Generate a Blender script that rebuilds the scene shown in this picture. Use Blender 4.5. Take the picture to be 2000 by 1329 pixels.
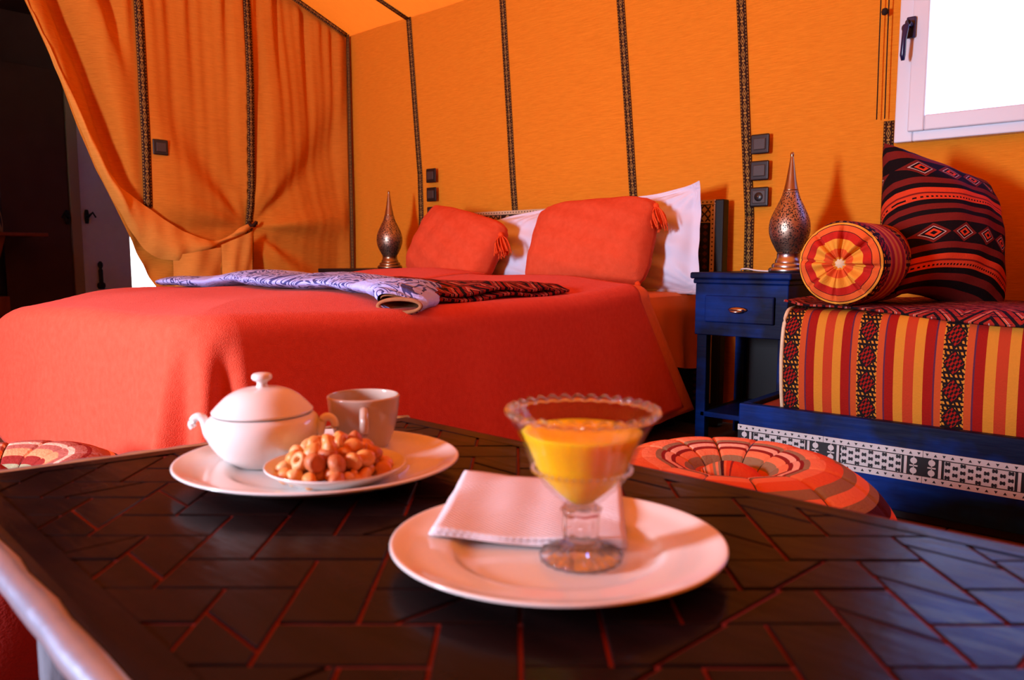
import bpy, bmesh, math, random
from mathutils import Vector, Matrix

for o in list(bpy.data.objects):
    bpy.data.objects.remove(o, do_unlink=True)
scene = bpy.context.scene
COL = scene.collection
R = math.radians
PI = math.pi

# ------------------------------------------------------------------ camera, world, light, exposure
cam_data = bpy.data.cameras.new('camera')
cam = bpy.data.objects.new('camera', cam_data)
COL.objects.link(cam)
cam.location = (0, 0, 0.72)
cam.rotation_euler = (R(84.0), 0, R(40.75))
cam_data.sensor_width = 36
cam_data.lens = 27.0
cam_data.clip_start = 0.02
cam_data.dof.use_dof = True
cam_data.dof.focus_distance = 2.1
cam_data.dof.aperture_fstop = 6.3
scene.camera = cam

world = bpy.data.worlds.new('sky')
scene.world = world
world.use_nodes = True
wn = world.node_tree
bg = wn.nodes['Background']
# hazy sky: white towards the horizon, blue overhead
wtc = wn.nodes.new('ShaderNodeTexCoord'); wsep = wn.nodes.new('ShaderNodeSeparateXYZ'); wramp = wn.nodes.new('ShaderNodeValToRGB')
wn.links.new(wtc.outputs['Generated'], wsep.inputs[0]); wn.links.new(wsep.outputs['Z'], wramp.inputs[0])
wramp.color_ramp.elements[0].position = 0.27; wramp.color_ramp.elements[0].color = (0.94, 0.97, 1.0, 1)
wramp.color_ramp.elements[1].position = 0.42; wramp.color_ramp.elements[1].color = (0.03, 0.20, 1.25, 1)
wn.links.new(wramp.outputs[0], bg.inputs['Color'])
bg.inputs['Strength'].default_value = 6.0

# high sun on the tent roof
sun_d = bpy.data.lights.new('sun', 'SUN'); sun_d.energy = 6.5; sun_d.angle = R(1.0); sun_d.color = (1.0, 0.96, 0.90)
sun = bpy.data.objects.new('sun', sun_d); COL.objects.link(sun)
sun.rotation_euler = (R(24), 0, R(25))

def area_light(name, loc, rot, sx, sy, power, color):
    l = bpy.data.lights.new(name, 'AREA')
    l.shape = 'RECTANGLE'; l.size = sx; l.size_y = sy; l.energy = power; l.color = color
    o = bpy.data.objects.new(name, l); COL.objects.link(o)
    o.location = loc; o.rotation_euler = rot
    return o
# daylight entering by the window beside the camera (opening in wall_front)
area_light('daylight_front_window', (-1.6, -1.30, 0.97), (R(90), 0, 0), 0.34, 0.60, 158, (0.70, 0.78, 1.0))
# sampling portal in the window above the daybed
pl = area_light('portal_back_window', (-0.1, 3.19, 1.65), (R(-90), 0, 0), 1.3, 0.95, 10, (1, 1, 1))
pl.data.cycles.is_portal = True

vs = scene.view_settings
vs.view_transform = 'Standard'
vs.look = 'None'
vs.gamma = 1.0
vs.use_curve_mapping = False
vs.exposure = -0.3
scene.cycles.max_bounces = 9
scene.cycles.diffuse_bounces = 4
scene.cycles.glossy_bounces = 3
scene.cycles.adaptive_threshold = 0.025
scene.cycles.transmission_bounces = 8
scene.cycles.transparent_max_bounces = 16
scene.cycles.sample_clamp_indirect = 8.0
scene.cycles.caustics_reflective = False

# ------------------------------------------------------------------ node expression helpers
class X:
    nt = None
    def __init__(s, v): s.v = v
    def _op(op, *a, clamp=False):
        n = X.nt.nodes.new('ShaderNodeMath'); n.operation = op; n.use_clamp = clamp
        for i, q in enumerate(a):
            q = q.v if isinstance(q, X) else q
            if isinstance(q, (int, float)): n.inputs[i].default_value = q
            else: X.nt.links.new(q, n.inputs[i])
        return X(n.outputs[0])
    def __add__(s, o): return X._op('ADD', s, o)
    __radd__ = __add__
    def __sub__(s, o): return X._op('SUBTRACT', s, o)
    def __rsub__(s, o): return X._op('SUBTRACT', o, s)
    def __mul__(s, o): return X._op('MULTIPLY', s, o)
    __rmul__ = __mul__
    def __truediv__(s, o): return X._op('DIVIDE', s, o)
def fr(a): return X._op('FRACT', a)
def ab(a): return X._op('ABSOLUTE', a)
def sn(a): return X._op('SINE', a)
def lt(a, b): return X._op('LESS_THAN', a, b)
def gt(a, b): return X._op('GREATER_THAN', a, b)
def mn(a, b): return X._op('MINIMUM', a, b)
def mx(a, b): return X._op('MAXIMUM', a, b)
def fl(a): return X._op('FLOOR', a)
def tri(a): return ab(fr(a) - 0.5) * 2.0           # 1 at integers, 0 in the middle
def band(a, lo, hi): return gt(a, lo) * lt(a, hi)

def c4(c): return (c[0], c[1], c[2], 1.0)
class Mat:
    """procedural material builder"""
    def __init__(s, name, rough=0.6, spec=0.5, metal=0.0):
        s.m = bpy.data.materials.new(name); s.m.use_nodes = True
        s.nt = s.m.node_tree; X.nt = s.nt
        s.b = s.nt.nodes['Principled BSDF']; s.out = s.nt.nodes['Material Output']
        s.b.inputs['Roughness'].default_value = rough
        s.b.inputs['Specular IOR Level'].default_value = spec
        s.b.inputs['Metallic'].default_value = metal
        s.tc = s.nt.nodes.new('ShaderNodeTexCoord')
    def link(s, a, b):
        s.nt.links.new(a.v if isinstance(a, X) else a, b)
    def uv(s):
        n = s.nt.nodes.new('ShaderNodeSeparateXYZ'); s.nt.links.new(s.tc.outputs['UV'], n.inputs[0])
        return X(n.outputs[0]), X(n.outputs[1])
    def obj(s):
        n = s.nt.nodes.new('ShaderNodeSeparateXYZ'); s.nt.links.new(s.tc.outputs['Object'], n.inputs[0])
        return X(n.outputs[0]), X(n.outputs[1]), X(n.outputs[2])
    def noise(s, scale=5.0, detail=3.0, stretch=None, coord='Object', rough=0.5, dist=0.0):
        n = s.nt.nodes.new('ShaderNodeTexNoise'); n.inputs['Scale'].default_value = scale
        n.inputs['Detail'].default_value = detail; n.inputs['Roughness'].default_value = rough
        n.inputs['Distortion'].default_value = dist
        src = s.tc.outputs[coord]
        if stretch:
            mp = s.nt.nodes.new('ShaderNodeMapping'); mp.inputs['Scale'].default_value = stretch
            s.nt.links.new(src, mp.inputs['Vector']); src = mp.outputs[0]
        s.nt.links.new(src, n.inputs['Vector'])
        return X(n.outputs['Fac'])
    def voronoi(s, scale=10.0, coord='Object', stretch=None, feature='F1'):
        n = s.nt.nodes.new('ShaderNodeTexVoronoi'); n.inputs['Scale'].default_value = scale; n.feature = feature
        src = s.tc.outputs[coord]
        if stretch:
            mp = s.nt.nodes.new('ShaderNodeMapping'); mp.inputs['Scale'].default_value = stretch
            s.nt.links.new(src, mp.inputs['Vector']); src = mp.outputs[0]
        s.nt.links.new(src, n.inputs['Vector'])
        return X(n.outputs['Distance'])
    def mix(s, a, b, f):
        n = s.nt.nodes.new('ShaderNodeMix'); n.data_type = 'RGBA'
        for q, i in ((a, 6), (b, 7)):
            if isinstance(q, tuple): n.inputs[i].default_value = c4(q)
            else: s.nt.links.new(q, n.inputs[i])
        if isinstance(f, X): s.nt.links.new(f.v, n.inputs[0])
        else: n.inputs[0].default_value = f
        return n.outputs[2]
    def ramp(s, x, stops, const=True):
        n = s.nt.nodes.new('ShaderNodeValToRGB'); cr = n.color_ramp
        cr.interpolation = 'CONSTANT' if const else 'LINEAR'
        while len(cr.elements) < len(stops): cr.elements.new(0.5)
        for e, (p, c) in zip(cr.elements, stops): e.position = p; e.color = c4(c)
        s.nt.links.new(x.v, n.inputs[0]); return n.outputs[0]
    def color(s, c):
        if isinstance(c, tuple): s.b.inputs['Base Color'].default_value = c4(c)
        else: s.nt.links.new(c, s.b.inputs['Base Color'])
        return s
    def bump(s, h, strength=0.3, dist=0.01):
        n = s.nt.nodes.new('ShaderNodeBump'); n.inputs['Strength'].default_value = strength
        n.inputs['Distance'].default_value = dist
        s.nt.links.new(h.v, n.inputs['Height']); s.nt.links.new(n.outputs[0], s.b.inputs['Normal'])
        return s
    def set(s, **k):
        for a, v in k.items(): s.b.inputs[a.replace('_', ' ')].default_value = v
        return s

M = {}
def simple(name, c, rough=0.6, spec=0.5, metal=0.0, nscale=0, amt=0.25, bump=0.0, stretch=None):
    m = Mat(name, rough, spec, metal)
    if nscale:
        n = m.noise(nscale, 4, stretch)
        m.color(m.mix(tuple(v * (1 - amt) for v in c), tuple(min(1, v * (1 + amt)) for v in c), n))
        if bump: m.bump(n, bump, 0.005)
    else: m.color(c)
    M[name] = m.m
    return m

# ---- fabrics of the tent
def tent(name, c, dark, transl=0.0, weave=(3, 3, 90)):
    m = Mat(name, 0.85, 0.15)
    n1 = m.noise(6.0, 6, weave, 'Object', 0.65); n2 = m.noise(2.2, 3)
    col = m.mix(c, dark, X._op('MULTIPLY_ADD', n1, 2.6, -0.95, clamp=True))
    col = m.mix(col, tuple(v * 0.8 for v in c), n2 * 0.45)
    m.color(col); m.bump(n1, 0.25, 0.004)
    if transl:
        t = m.nt.nodes.new('ShaderNodeBsdfTranslucent'); m.nt.links.new(col, t.inputs['Color'])
        mixn = m.nt.nodes.new('ShaderNodeMixShader'); mixn.inputs[0].default_value = transl
        m.nt.links.new(m.b.outputs[0], mixn.inputs[1]); m.nt.links.new(t.outputs[0], mixn.inputs[2])
        m.nt.links.new(mixn.outputs[0], m.out.inputs['Surface'])
    M[name] = m.m
tent('tent_wall', (0.86, 0.32, 0.022), (0.62, 0.18, 0.007))
tent('tent_roof', (0.92, 0.17, 0.006), (0.78, 0.12, 0.004), 0.45, (90, 3, 3))
tent('tent_curtain', (0.72, 0.25, 0.024), (0.46, 0.12, 0.008), 0.0, (3, 3, 90))
tent('curtain_lining', (0.85, 0.36, 0.06), (0.65, 0.23, 0.03), 0.0, (3, 3, 90))

m = Mat('braid', 0.8, 0.2)
u, v = m.uv()
d = ab(u - 0.5) * 1.9 + tri(v) * 0.55
dia = mx(band(d, 0.34, 0.46), lt(d, 0.16))
dia = mx(dia, lt(ab(fr(v + 0.5) - 0.5), 0.07) * lt(ab(u - 0.5), 0.16))
dots = mx(lt(ab(u - 0.1), 0.045), lt(ab(u - 0.9), 0.045)) * lt(fr(v * 4.0), 0.5)
m.color(m.mix((0.035, 0.012, 0.006), (0.42, 0.24, 0.05), mx(dia, dots)))
M['braid'] = m.m

# ---- bed textiles
m = Mat('blanket_wool', 0.95, 0.08)
n = m.noise(420, 2); n2 = m.noise(60, 4)
m.color(m.mix((0.60, 0.058, 0.026), (0.74, 0.100, 0.052), n2)); m.bump(n * 0.7 + n2 * 0.3, 0.55, 0.004)
m.set(Sheen_Weight=0.05); M['blanket_wool'] = m.m
m = Mat('cushion_wool', 0.95, 0.08)
n = m.noise(420, 2); n2 = m.noise(40, 4)
m.color(m.mix((0.58, 0.065, 0.020), (0.74, 0.11, 0.046), n2)); m.bump(n * 0.7 + n2 * 0.3, 0.5, 0.004)
M['cushion_wool'] = m.m
simple('tassel_yarn', (0.80, 0.09, 0.02), 0.9, 0.1, 0, 200, 0.25)
simple('peach_blanket', (0.80, 0.24, 0.11), 0.9, 0.1, 0, 60, 0.12, 0.2)
simple('orange_sheet', (0.75, 0.22, 0.06), 0.85, 0.15, 0, 8, 0.12)
simple('white_cotton', (0.74, 0.78, 0.94), 0.8, 0.2, 0, 12, 0.05)
m = Mat('lilac_print', 0.85, 0.2)
n = m.noise(7, 2, None, 'Object', 0.5, 1.5)
w = sn(n * 75.0)
patch = gt(m.noise(5, 2), 0.46)
m.color(m.mix((0.42, 0.47, 0.90), (0.06, 0.07, 0.24), gt(w, 0.35) * patch)); m.bump(m.noise(90, 3), 0.5, 0.006)
M['lilac_print'] = m.m
simple('throw_lining', (0.33, 0.13, 0.055), 0.9, 0.1, 0, 80, 0.25, 0.3)

def kilim(name, scale=1.0, bright=1.0):
    m = Mat(name, 0.9, 0.1)
    u, v = m.uv()
    B = bright
    blk = (0.008, 0.004, 0.005); mar = (0.16 * B, 0.014, 0.010); red = (0.62 * B, 0.055, 0.016); wh = (0.55 * B, 0.42 * B, 0.38 * B)
    s = fr(v * 2.2 * scale)
    col = m.ramp(s, [(0, mar), (0.05, blk), (0.12, mar), (0.20, blk), (0.27, red), (0.36, mar), (0.385, red), (0.46, blk), (0.53, mar), (0.62, blk), (0.93, mar)])
    q = (s - 0.775) * 6.6                       # -1..1 inside the diamond band
    dd = ab(q) + tri(u * 5.0 * scale)
    inb = band(s, 0.63, 0.925)
    col = m.mix(col, red, inb * lt(dd, 0.42))
    col = m.mix(col, blk, inb * lt(dd, 0.2))
    col = m.mix(col, wh, inb * band(dd, 0.60, 0.68))
    col = m.mix(col, mar, inb * band(dd, 0.72, 0.95))
    col = m.mix(col, blk, lt(ab(s - 0.315), 0.012) * lt(fr(u * 40.0), 0.5))
    m.color(col); m.bump(m.noise(250, 2), 0.4, 0.003)
    M[name] = m.m
kilim('kilim_cushion', 1.0, 1.0)
kilim('kilim_dark', 1.3, 0.65)
m = Mat('kilim_flat', 0.9, 0.1)
u, v = m.uv()
p = fr(u * 1.6); q = fr(v * 3.0)
dz = ab(p - 0.5) * 2.0 + ab(q - 0.5) * 2.0
col = m.mix((0.010, 0.006, 0.008), (0.30, 0.022, 0.014), gt(fr(dz * 3.0), 0.45))
col = m.mix(col, (0.50, 0.10, 0.05), band(fr(dz * 1.5), 0.0, 0.12))
col = m.mix(col, (0.50, 0.42, 0.40), lt(fr(dz * 1.5 + 0.03), 0.025))
col = m.mix(col, (0.012, 0.008, 0.012), lt(m.noise(30, 2, (1, 4, 1)), 0.42) * 0.8)
m.color(col); m.bump(m.noise(250, 2), 0.4, 0.003)
M['kilim_flat'] = m.m

def stripes(m, s, v):
    """warp stripes of the daybed fabric: s in 0..1 per repeat, v runs along the band"""
    blk = (0.012, 0.006, 0.006); red = (0.30, 0.008, 0.004); org = (0.50, 0.075, 0.015); yel = (0.60, 0.24, 0.022); ro = (0.46, 0.045, 0.012); pur = (0.10, 0.02, 0.05)
    col = m.ramp(s, [(0, blk), (0.25, org), (0.325, pur), (0.345, red), (0.45, yel), (0.565, ro), (0.685, yel), (0.795, red), (0.905, pur), (0.925, org)])
    a = s * 4.0
    vv = v
    dm = ab(a - 0.5) + ab(fr(vv) - 0.5)
    inb = lt(s, 0.25)
    mean = gt(fr((a - vv) * 4.0 + lt(fr((a + vv) * 2.0), 0.5) * 0.5), 0.5)
    yd = lt(fr(a * 5.0 + fr(vv * 2.5)), 0.5) * lt(fr(vv * 5.0), 0.5)
    col = m.mix(col, red, inb * lt(dm, 0.42) * mean)
    col = m.mix(col, yel, inb * gt(dm, 0.50) * yd)
    col = m.mix(col, yel, inb * mx(lt(a, 0.06), gt(a, 0.95)) * lt(fr(vv * 6.0), 0.6))
    return col
m = Mat('stripe_mattress', 0.85, 0.15)
u, v = m.uv()
m.color(stripes(m, fr(u), v)); m.bump(m.noise(200, 2, (1, 1, 1)), 0.35, 0.003)
M['stripe_mattress'] = m.m
m = Mat('bolster_side', 0.85, 0.15)
u, v = m.uv()
m.color(stripes(m, fr(v), u)); m.bump(m.noise(200, 2), 0.35, 0.003)
M['bolster_side'] = m.m
m = Mat('bolster_end', 0.85, 0.15)
u, v = m.uv()
yel = (0.80, 0.34, 0.035); red = (0.50, 0.018, 0.010); org = (0.74, 0.13, 0.025); ro = (0.70, 0.10, 0.02); blk = (0.05, 0.01, 0.01)
m.color(m.ramp(v, [(0, yel), (0.16, ro), (0.36, yel), (0.60, red), (0.78, blk), (0.795, org), (0.93, blk), (0.95, yel)]))
m.bump(m.noise(200, 2), 0.35, 0.003)
M['bolster_end'] = m.m

def pouf_mat(name, stops):
    m = Mat(name, 0.9, 0.1)
    u, v = m.uv()
    vv = v * 2.0 + (m.noise(6, 2) - 0.5) * 0.02
    m.color(m.ramp(vv, stops)); n = m.noise(160, 3, (1, 1, 1)); m.bump(n, 0.5, 0.004)
    M[name] = m.m
o1 = (0.72, 0.14, 0.04); o2 = (0.80, 0.25, 0.11); tan = (0.30, 0.20, 0.11); mar = (0.24, 0.02, 0.015); ro = (0.66, 0.06, 0.015); drk = (0.055, 0.010, 0.010); pk = (0.82, 0.46, 0.32)
pouf_mat('pouf_fabric_red', [(0, ro), (0.07, pk), (0.11, o1), (0.17, tan), (0.22, o2), (0.265, mar), (0.285, pk), (0.31, mar), (0.325, tan), (0.35, o2), (0.41, o1), (0.475, tan), (0.53, o2), (0.585, tan), (0.63, drk), (0.70, o1), (0.755, ro), (0.85, mar), (0.90, ro)])
g = (0.30, 0.27, 0.15); mv = (0.38, 0.11, 0.08)
pouf_mat('pouf_fabric_mauve', [(0, ro), (0.08, mv), (0.14, g), (0.19, mar), (0.24, o2), (0.30, mv), (0.34, pk), (0.37, mv), (0.42, mar), (0.44, mv), (0.52, pk), (0.55, drk), (0.63, g), (0.73, pk), (0.76, o1), (0.82, mar)])

# ---- hard materials
m = Mat('table_wood', 0.3, 0.06)
n = m.noise(9, 6, (1, 6, 1)); n2 = m.noise(14, 5)
m.color(m.mix((0.003, 0.0015, 0.0015), (0.014, 0.006, 0.006), n)); m.bump(n * 0.5 + n2 * 0.5, 0.45, 0.004)
r = X._op('ADD', n2 * 0.26, 0.10); m.link(r, m.b.inputs['Roughness']); M['table_wood'] = m.m
simple('table_groove', (0.14, 0.011, 0.005), 0.7, 0.2, 0, 30, 0.4)
m = Mat('table_edge', 0.30, 0.6, 0.85)
n = m.noise(14, 4, (1, 1, 1)); m.color(m.mix((0.34, 0.42, 0.56), (0.55, 0.64, 0.80), n)); m.bump(n, 0.3, 0.01); M['table_edge'] = m.m
simple('apron_wood', (0.13, 0.14, 0.17), 0.6, 0.4, 0, 18, 0.6, 0.5, (6, 1, 1))
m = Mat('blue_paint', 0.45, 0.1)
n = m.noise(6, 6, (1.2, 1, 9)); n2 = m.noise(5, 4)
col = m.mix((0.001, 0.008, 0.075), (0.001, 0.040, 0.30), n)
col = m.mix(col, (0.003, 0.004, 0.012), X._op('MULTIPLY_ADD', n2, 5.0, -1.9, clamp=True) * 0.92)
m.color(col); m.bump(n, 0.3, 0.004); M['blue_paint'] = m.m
simple('dark_wood', (0.010, 0.007, 0.008), 0.45, 0.4, 0, 12, 0.5, 0.2, (1, 1, 6))
simple('brown_wood', (0.26, 0.055, 0.022), 0.5, 0.4, 0, 10, 0.4, 0.2, (1, 6, 1))
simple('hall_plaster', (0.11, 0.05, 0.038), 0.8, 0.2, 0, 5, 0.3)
simple('bone', (0.50, 0.52, 0.50), 0.45, 0.4, 0, 25, 0.12)
simple('ebony', (0.006, 0.005, 0.006), 0.5, 0.3)
m = Mat('bone_dotted', 0.45, 0.4)
u, v = m.uv()
dt = (fr(u) - 0.5) * (fr(u) - 0.5) + (v - 0.5) * (v - 0.5)
m.color(m.mix((0.60, 0.46, 0.28), (0.03, 0.02, 0.02), lt(dt, 0.035))); M['bone_dotted'] = m.m
m = Mat('inlay_pattern', 0.45, 0.4)
u, v = m.uv()
seg = fr(u * 0.28)
lat = lt(tri(u * 2.2) + tri(v * 2.0), 0.8)
lat = mx(lat, gt(tri(u * 2.2) + tri(v * 2.0), 1.35))
xx = lt(ab(ab(fr(u * 1.1) - 0.5) - ab(v - 0.5)), 0.09)
pat = lt(seg, 0.55) * lat + gt(seg, 0.62) * lt(seg, 0.93) * xx
pat = mx(pat, band(seg, 0.58, 0.61)); pat = mx(pat, band(seg, 0.95, 0.98))
pat = mx(pat, band(v, 0.0, 0.06))
m.color(m.mix((0.012, 0.006, 0.006), (0.42, 0.28, 0.14), mn(pat, 1.0))); M['inlay_pattern'] = m.m
m = Mat('inlay_pattern_red', 0.5, 0.4)
u, v = m.uv()
lat = lt(tri(u * 2.2) + tri(v * 2.0), 0.8)
m.color(m.mix((0.008, 0.004, 0.004), (0.10, 0.018, 0.010), lat)); M['inlay_pattern_red'] = m.m
m = Mat('pierced_brass', 0.30, 0.5, 1.0)
vd = m.voronoi(150); n = m.noise(20, 4)
hole = lt(vd, 0.40)
col = m.mix((0.52, 0.40, 0.29), (0.38, 0.28, 0.20), n)
m.color(m.mix(col, (0.008, 0.005, 0.003), hole)); m.link(hole * 0.4 + 0.40, m.b.inputs['Roughness'])
m.link(1.0 - hole, m.b.inputs['Metallic'])
M['pierced_brass'] = m.m
simple('brass', (0.36, 0.25, 0.15), 0.33, 0.5, 1.0, 30, 0.15)
simple('pewter', (0.50, 0.47, 0.45), 0.28, 0.5, 1.0, 30, 0.15)
simple('porcelain', (0.74, 0.69, 0.65), 0.10, 0.5)
simple('porcelain_cup', (0.52, 0.42, 0.34), 0.12, 0.55)
simple('white_frame', (0.70, 0.79, 0.88), 0.35, 0.5)
simple('door_paint', (0.80, 0.80, 0.78), 0.5, 0.4, 0, 20, 0.06)
simple('door_edge', (0.42, 0.30, 0.17), 0.5, 0.4)
simple('black_iron', (0.006, 0.006, 0.008), 0.5, 0.4)
simple('navy_enamel', (0.008, 0.015, 0.07), 0.25, 0.5)
simple('switch_frame', (0.012, 0.009, 0.009), 0.35, 0.5)
simple('switch_rocker', (0.050, 0.038, 0.034), 0.4, 0.5)
simple('floor_tile', (0.20, 0.085, 0.05), 0.5, 0.4, 0, 3, 0.2)
simple('floor_joint', (0.10, 0.06, 0.045), 0.8, 0.2)
simple('white_cable', (0.80, 0.78, 0.76), 0.4, 0.5)
simple('cord', (0.02, 0.012, 0.01), 0.7, 0.2)
simple('button', (0.70, 0.58, 0.36), 0.5, 0.3, 0, 60, 0.2)
simple('twig', (0.45, 0.30, 0.15), 0.7, 0.2)
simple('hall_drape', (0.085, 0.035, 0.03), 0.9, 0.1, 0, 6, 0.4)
m = Mat('napkin_paper', 0.9, 0.1)
u, v = m.uv()
emb = sn(u * 170.0) * sn(v * 170.0) + sn(u * 22.0) * 1.5
m.color((0.72, 0.64, 0.66)); m.bump(emb, 0.6, 0.0008); M['napkin_paper'] = m.m
simple('nut_light', (0.70, 0.36, 0.14), 0.45, 0.4, 0, 120, 0.25, 0.3)
simple('nut_golden', (0.68, 0.25, 0.06), 0.45, 0.4, 0, 120, 0.25, 0.3)
simple('nut_brown', (0.48, 0.13, 0.04), 0.5, 0.4, 0, 120, 0.35, 0.3)
m = Mat('juice', 0.5, 0.1); m.color((1.0, 0.46, 0.002)); m.set(Subsurface_Weight=1.0, Subsurface_Scale=0.03)
m.b.inputs['Subsurface Radius'].default_value = (1.0, 0.5, 0.1); M['juice'] = m.m
# thin bowl glass: clear sheet with Fresnel reflections
m = Mat('clear_glass')
t = m.nt.nodes.new('ShaderNodeBsdfTransparent'); t.inputs[0].default_value = (0.96, 0.97, 0.97, 1)
g = m.nt.nodes.new('ShaderNodeBsdfGlossy'); g.inputs['Roughness'].default_value = 0.04
fz = m.nt.nodes.new('ShaderNodeLayerWeight')
fc = X(fz.outputs['Facing']); mxn = m.nt.nodes.new('ShaderNodeMixShader')
m.link(fc * fc * fc * 0.38 + 0.02, mxn.inputs[0])
m.nt.links.new(t.outputs[0], mxn.inputs[1]); m.nt.links.new(g.outputs[0], mxn.inputs[2])
m.nt.links.new(mxn.outputs[0], m.out.inputs['Surface']); M['clear_glass'] = m.m
m = Mat('window_glass')
t = m.nt.nodes.new('ShaderNodeBsdfTransparent'); t.inputs[0].default_value = (0.95, 0.97, 0.97, 1)
g = m.nt.nodes.new('ShaderNodeBsdfGlossy'); g.inputs['Roughness'].default_value = 0.02
mxn = m.nt.nodes.new('ShaderNodeMixShader'); mxn.inputs[0].default_value = 0.06
m.nt.links.new(t.outputs[0], mxn.inputs[1]); m.nt.links.new(g.outputs[0], mxn.inputs[2])
m.nt.links.new(mxn.outputs[0], m.out.inputs['Surface']); M['window_glass'] = m.m
m = Mat('cut_glass', 0.02, 0.5); m.color((0.98, 0.98, 0.98)); m.set(Transmission_Weight=1.0, IOR=1.42)
t = m.nt.nodes.new('ShaderNodeBsdfTransparent'); t.inputs[0].default_value = (0.97, 0.97, 0.97, 1)
mxn = m.nt.nodes.new('ShaderNodeMixShader'); mxn.inputs[0].default_value = 0.88
m.nt.links.new(t.outputs[0], mxn.inputs[1]); m.nt.links.new(m.b.outputs[0], mxn.inputs[2])
m.nt.links.new(mxn.outputs[0], m.out.inputs['Surface']); M['cut_glass'] = m.m

# ------------------------------------------------------------------ mesh helpers
def link_mesh(name, me, mat, parent=None, loc=None, smooth=True):
    if mat is not None: me.materials.append(M[mat])
    if smooth:
        for p in me.polygons: p.use_smooth = True
    o = bpy.data.objects.new(name, me); COL.objects.link(o)
    if parent is not None: o.parent = parent
    if loc is not None: o.location = loc
    return o
def mk(name, verts, faces, mat, parent=None, loc=None, uvs=None, smooth=True):
    me = bpy.data.meshes.new(name)
    me.from_pydata([tuple(v) for v in verts], [], [tuple(f) for f in faces])
    if uvs is not None:
        ul = me.uv_layers.new(name='UVMap')
        for lp in me.loops: ul.data[lp.index].uv = uvs[lp.vertex_index]
    me.validate(); me.update()
    return link_mesh(name, me, mat, parent, loc, smooth)
def tag(o, label=None, cat=None, group=None, kind=None):
    if label: o['label'] = label
    if cat: o['category'] = cat
    if group: o['group'] = group
    if kind: o['kind'] = kind
    return o
def empty(name, loc, label, cat, rz=0.0, group=None):
    o = bpy.data.objects.new(name, None); COL.objects.link(o)
    o.empty_display_size = 0.05; o.location = loc; o.rotation_euler = (0, 0, rz)
    return tag(o, label, cat, group)
def structure(o): o['kind'] = 'structure'; return o
def grid(nu, nv, f, close_u=False):
    V = []; F = []; UV = []
    for j in range(nv + 1):
        for i in range(nu + (0 if close_u else 1)):
            a = i / nu; b = j / nv
            r = f(a, b)
            V.append(r[0]); UV.append(r[1] if len(r) > 1 else (a, b))
    W = nu + (0 if close_u else 1)
    for j in range(nv):
        for i in range(nu):
            i2 = (i + 1) % W if close_u else i + 1
            F.append((j * W + i, j * W + i2, (j + 1) * W + i2, (j + 1) * W + i))
    return V, F, UV
def lathe(prof, n=48, mod=None):
    """revolve (r, z) profile; mod(theta, k, r, z) may change r, z"""
    V = []; F = []; UV = []
    L = [0.0]
    for a, b in zip(prof, prof[1:]): L.append(L[-1] + math.hypot(b[0] - a[0], b[1] - a[1]))
    for k, (r, z) in enumerate(prof):
        for i in range(n):
            th = 2 * PI * i / n
            rr, zz = (r, z) if mod is None else mod(th, k, r, z)
            V.append((rr * math.cos(th), rr * math.sin(th), zz)); UV.append((i / n, L[k] / max(L[-1], 1e-6)))
    for k in range(len(prof) - 1):
        for i in range(n):
            F.append((k * n + i, k * n + (i + 1) % n, (k + 1) * n + (i + 1) % n, (k + 1) * n + i))
    if prof[0][0] > 1e-5: F.append(tuple(reversed(range(n))))
    if prof[-1][0] > 1e-5: F.append(tuple((len(prof) - 1) * n + i for i in range(n)))
    return V, F, UV
def smooth_prof(pts, sub=6):
    """Catmull-Rom through profile points"""
    out = []
    P = [pts[0]] + list(pts) + [pts[-1]]
    for i in range(1, len(P) - 2):
        for s in range(sub):
            t = s / sub
            q = []
            for c in range(len(pts[0])):
                p0, p1, p2, p3 = P[i - 1][c], P[i][c], P[i + 1][c], P[i + 2][c]
                q.append(0.5 * (2 * p1 + (p2 - p0) * t + (2 * p0 - 5 * p1 + 4 * p2 - p3) * t * t + (3 * p1 - p0 - 3 * p2 + p3) * t ** 3))
            out.append(tuple(q))
    out.append(tuple(pts[-1]))
    return out
def tube(path, rad, n=8):
    V = []; F = []
    path = [Vector(p) for p in path]
    for k, p in enumerate(path):
        d = (path[min(k + 1, len(path) - 1)] - path[max(k - 1, 0)]).normalized()
        ref = Vector((0, 0, 1)) if abs(d.z) < 0.9 else Vector((1, 0, 0))
        a = d.cross(ref).normalized(); b = d.cross(a)
        r = rad[k] if isinstance(rad, (list, tuple)) else rad
        for i in range(n):
            th = 2 * PI * i / n
            V.append(p + a * (r * math.cos(th)) + b * (r * math.sin(th)))
    for k in range(len(path) - 1):
        for i in range(n):
            F.append((k * n + i, k * n + (i + 1) % n, (k + 1) * n + (i + 1) % n, (k + 1) * n + i))
    F.append(tuple(reversed(range(n)))); F.append(tuple((len(path) - 1) * n + i for i in range(n)))
    return V, F
def join(*parts):
    V = []; F = []; UV = []
    for p in parts:
        o = len(V); V += list(p[0]); F += [tuple(i + o for i in f) for f in p[1]]
        UV += list(p[2]) if len(p) > 2 else [(0, 0)] * len(p[0])
    return V, F, UV
def boxm(name, x0, x1, y0, y1, z0, z1, mat, parent=None, bevel=0.0, seg=2, loc=None):
    bm = bmesh.new()
    bmesh.ops.create_cube(bm, size=1.0)
    for v in bm.verts:
        v.co = Vector(((x0 + x1) / 2 + v.co.x * (x1 - x0), (y0 + y1) / 2 + v.co.y * (y1 - y0), (z0 + z1) / 2 + v.co.z * (z1 - z0)))
    if bevel: bmesh.ops.bevel(bm, geom=list(bm.edges), offset=bevel, segments=seg, profile=0.5, affect='EDGES')
    me = bpy.data.meshes.new(name); bm.to_mesh(me); bm.free()
    return link_mesh(name, me, mat, parent, loc, smooth=False)
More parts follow.
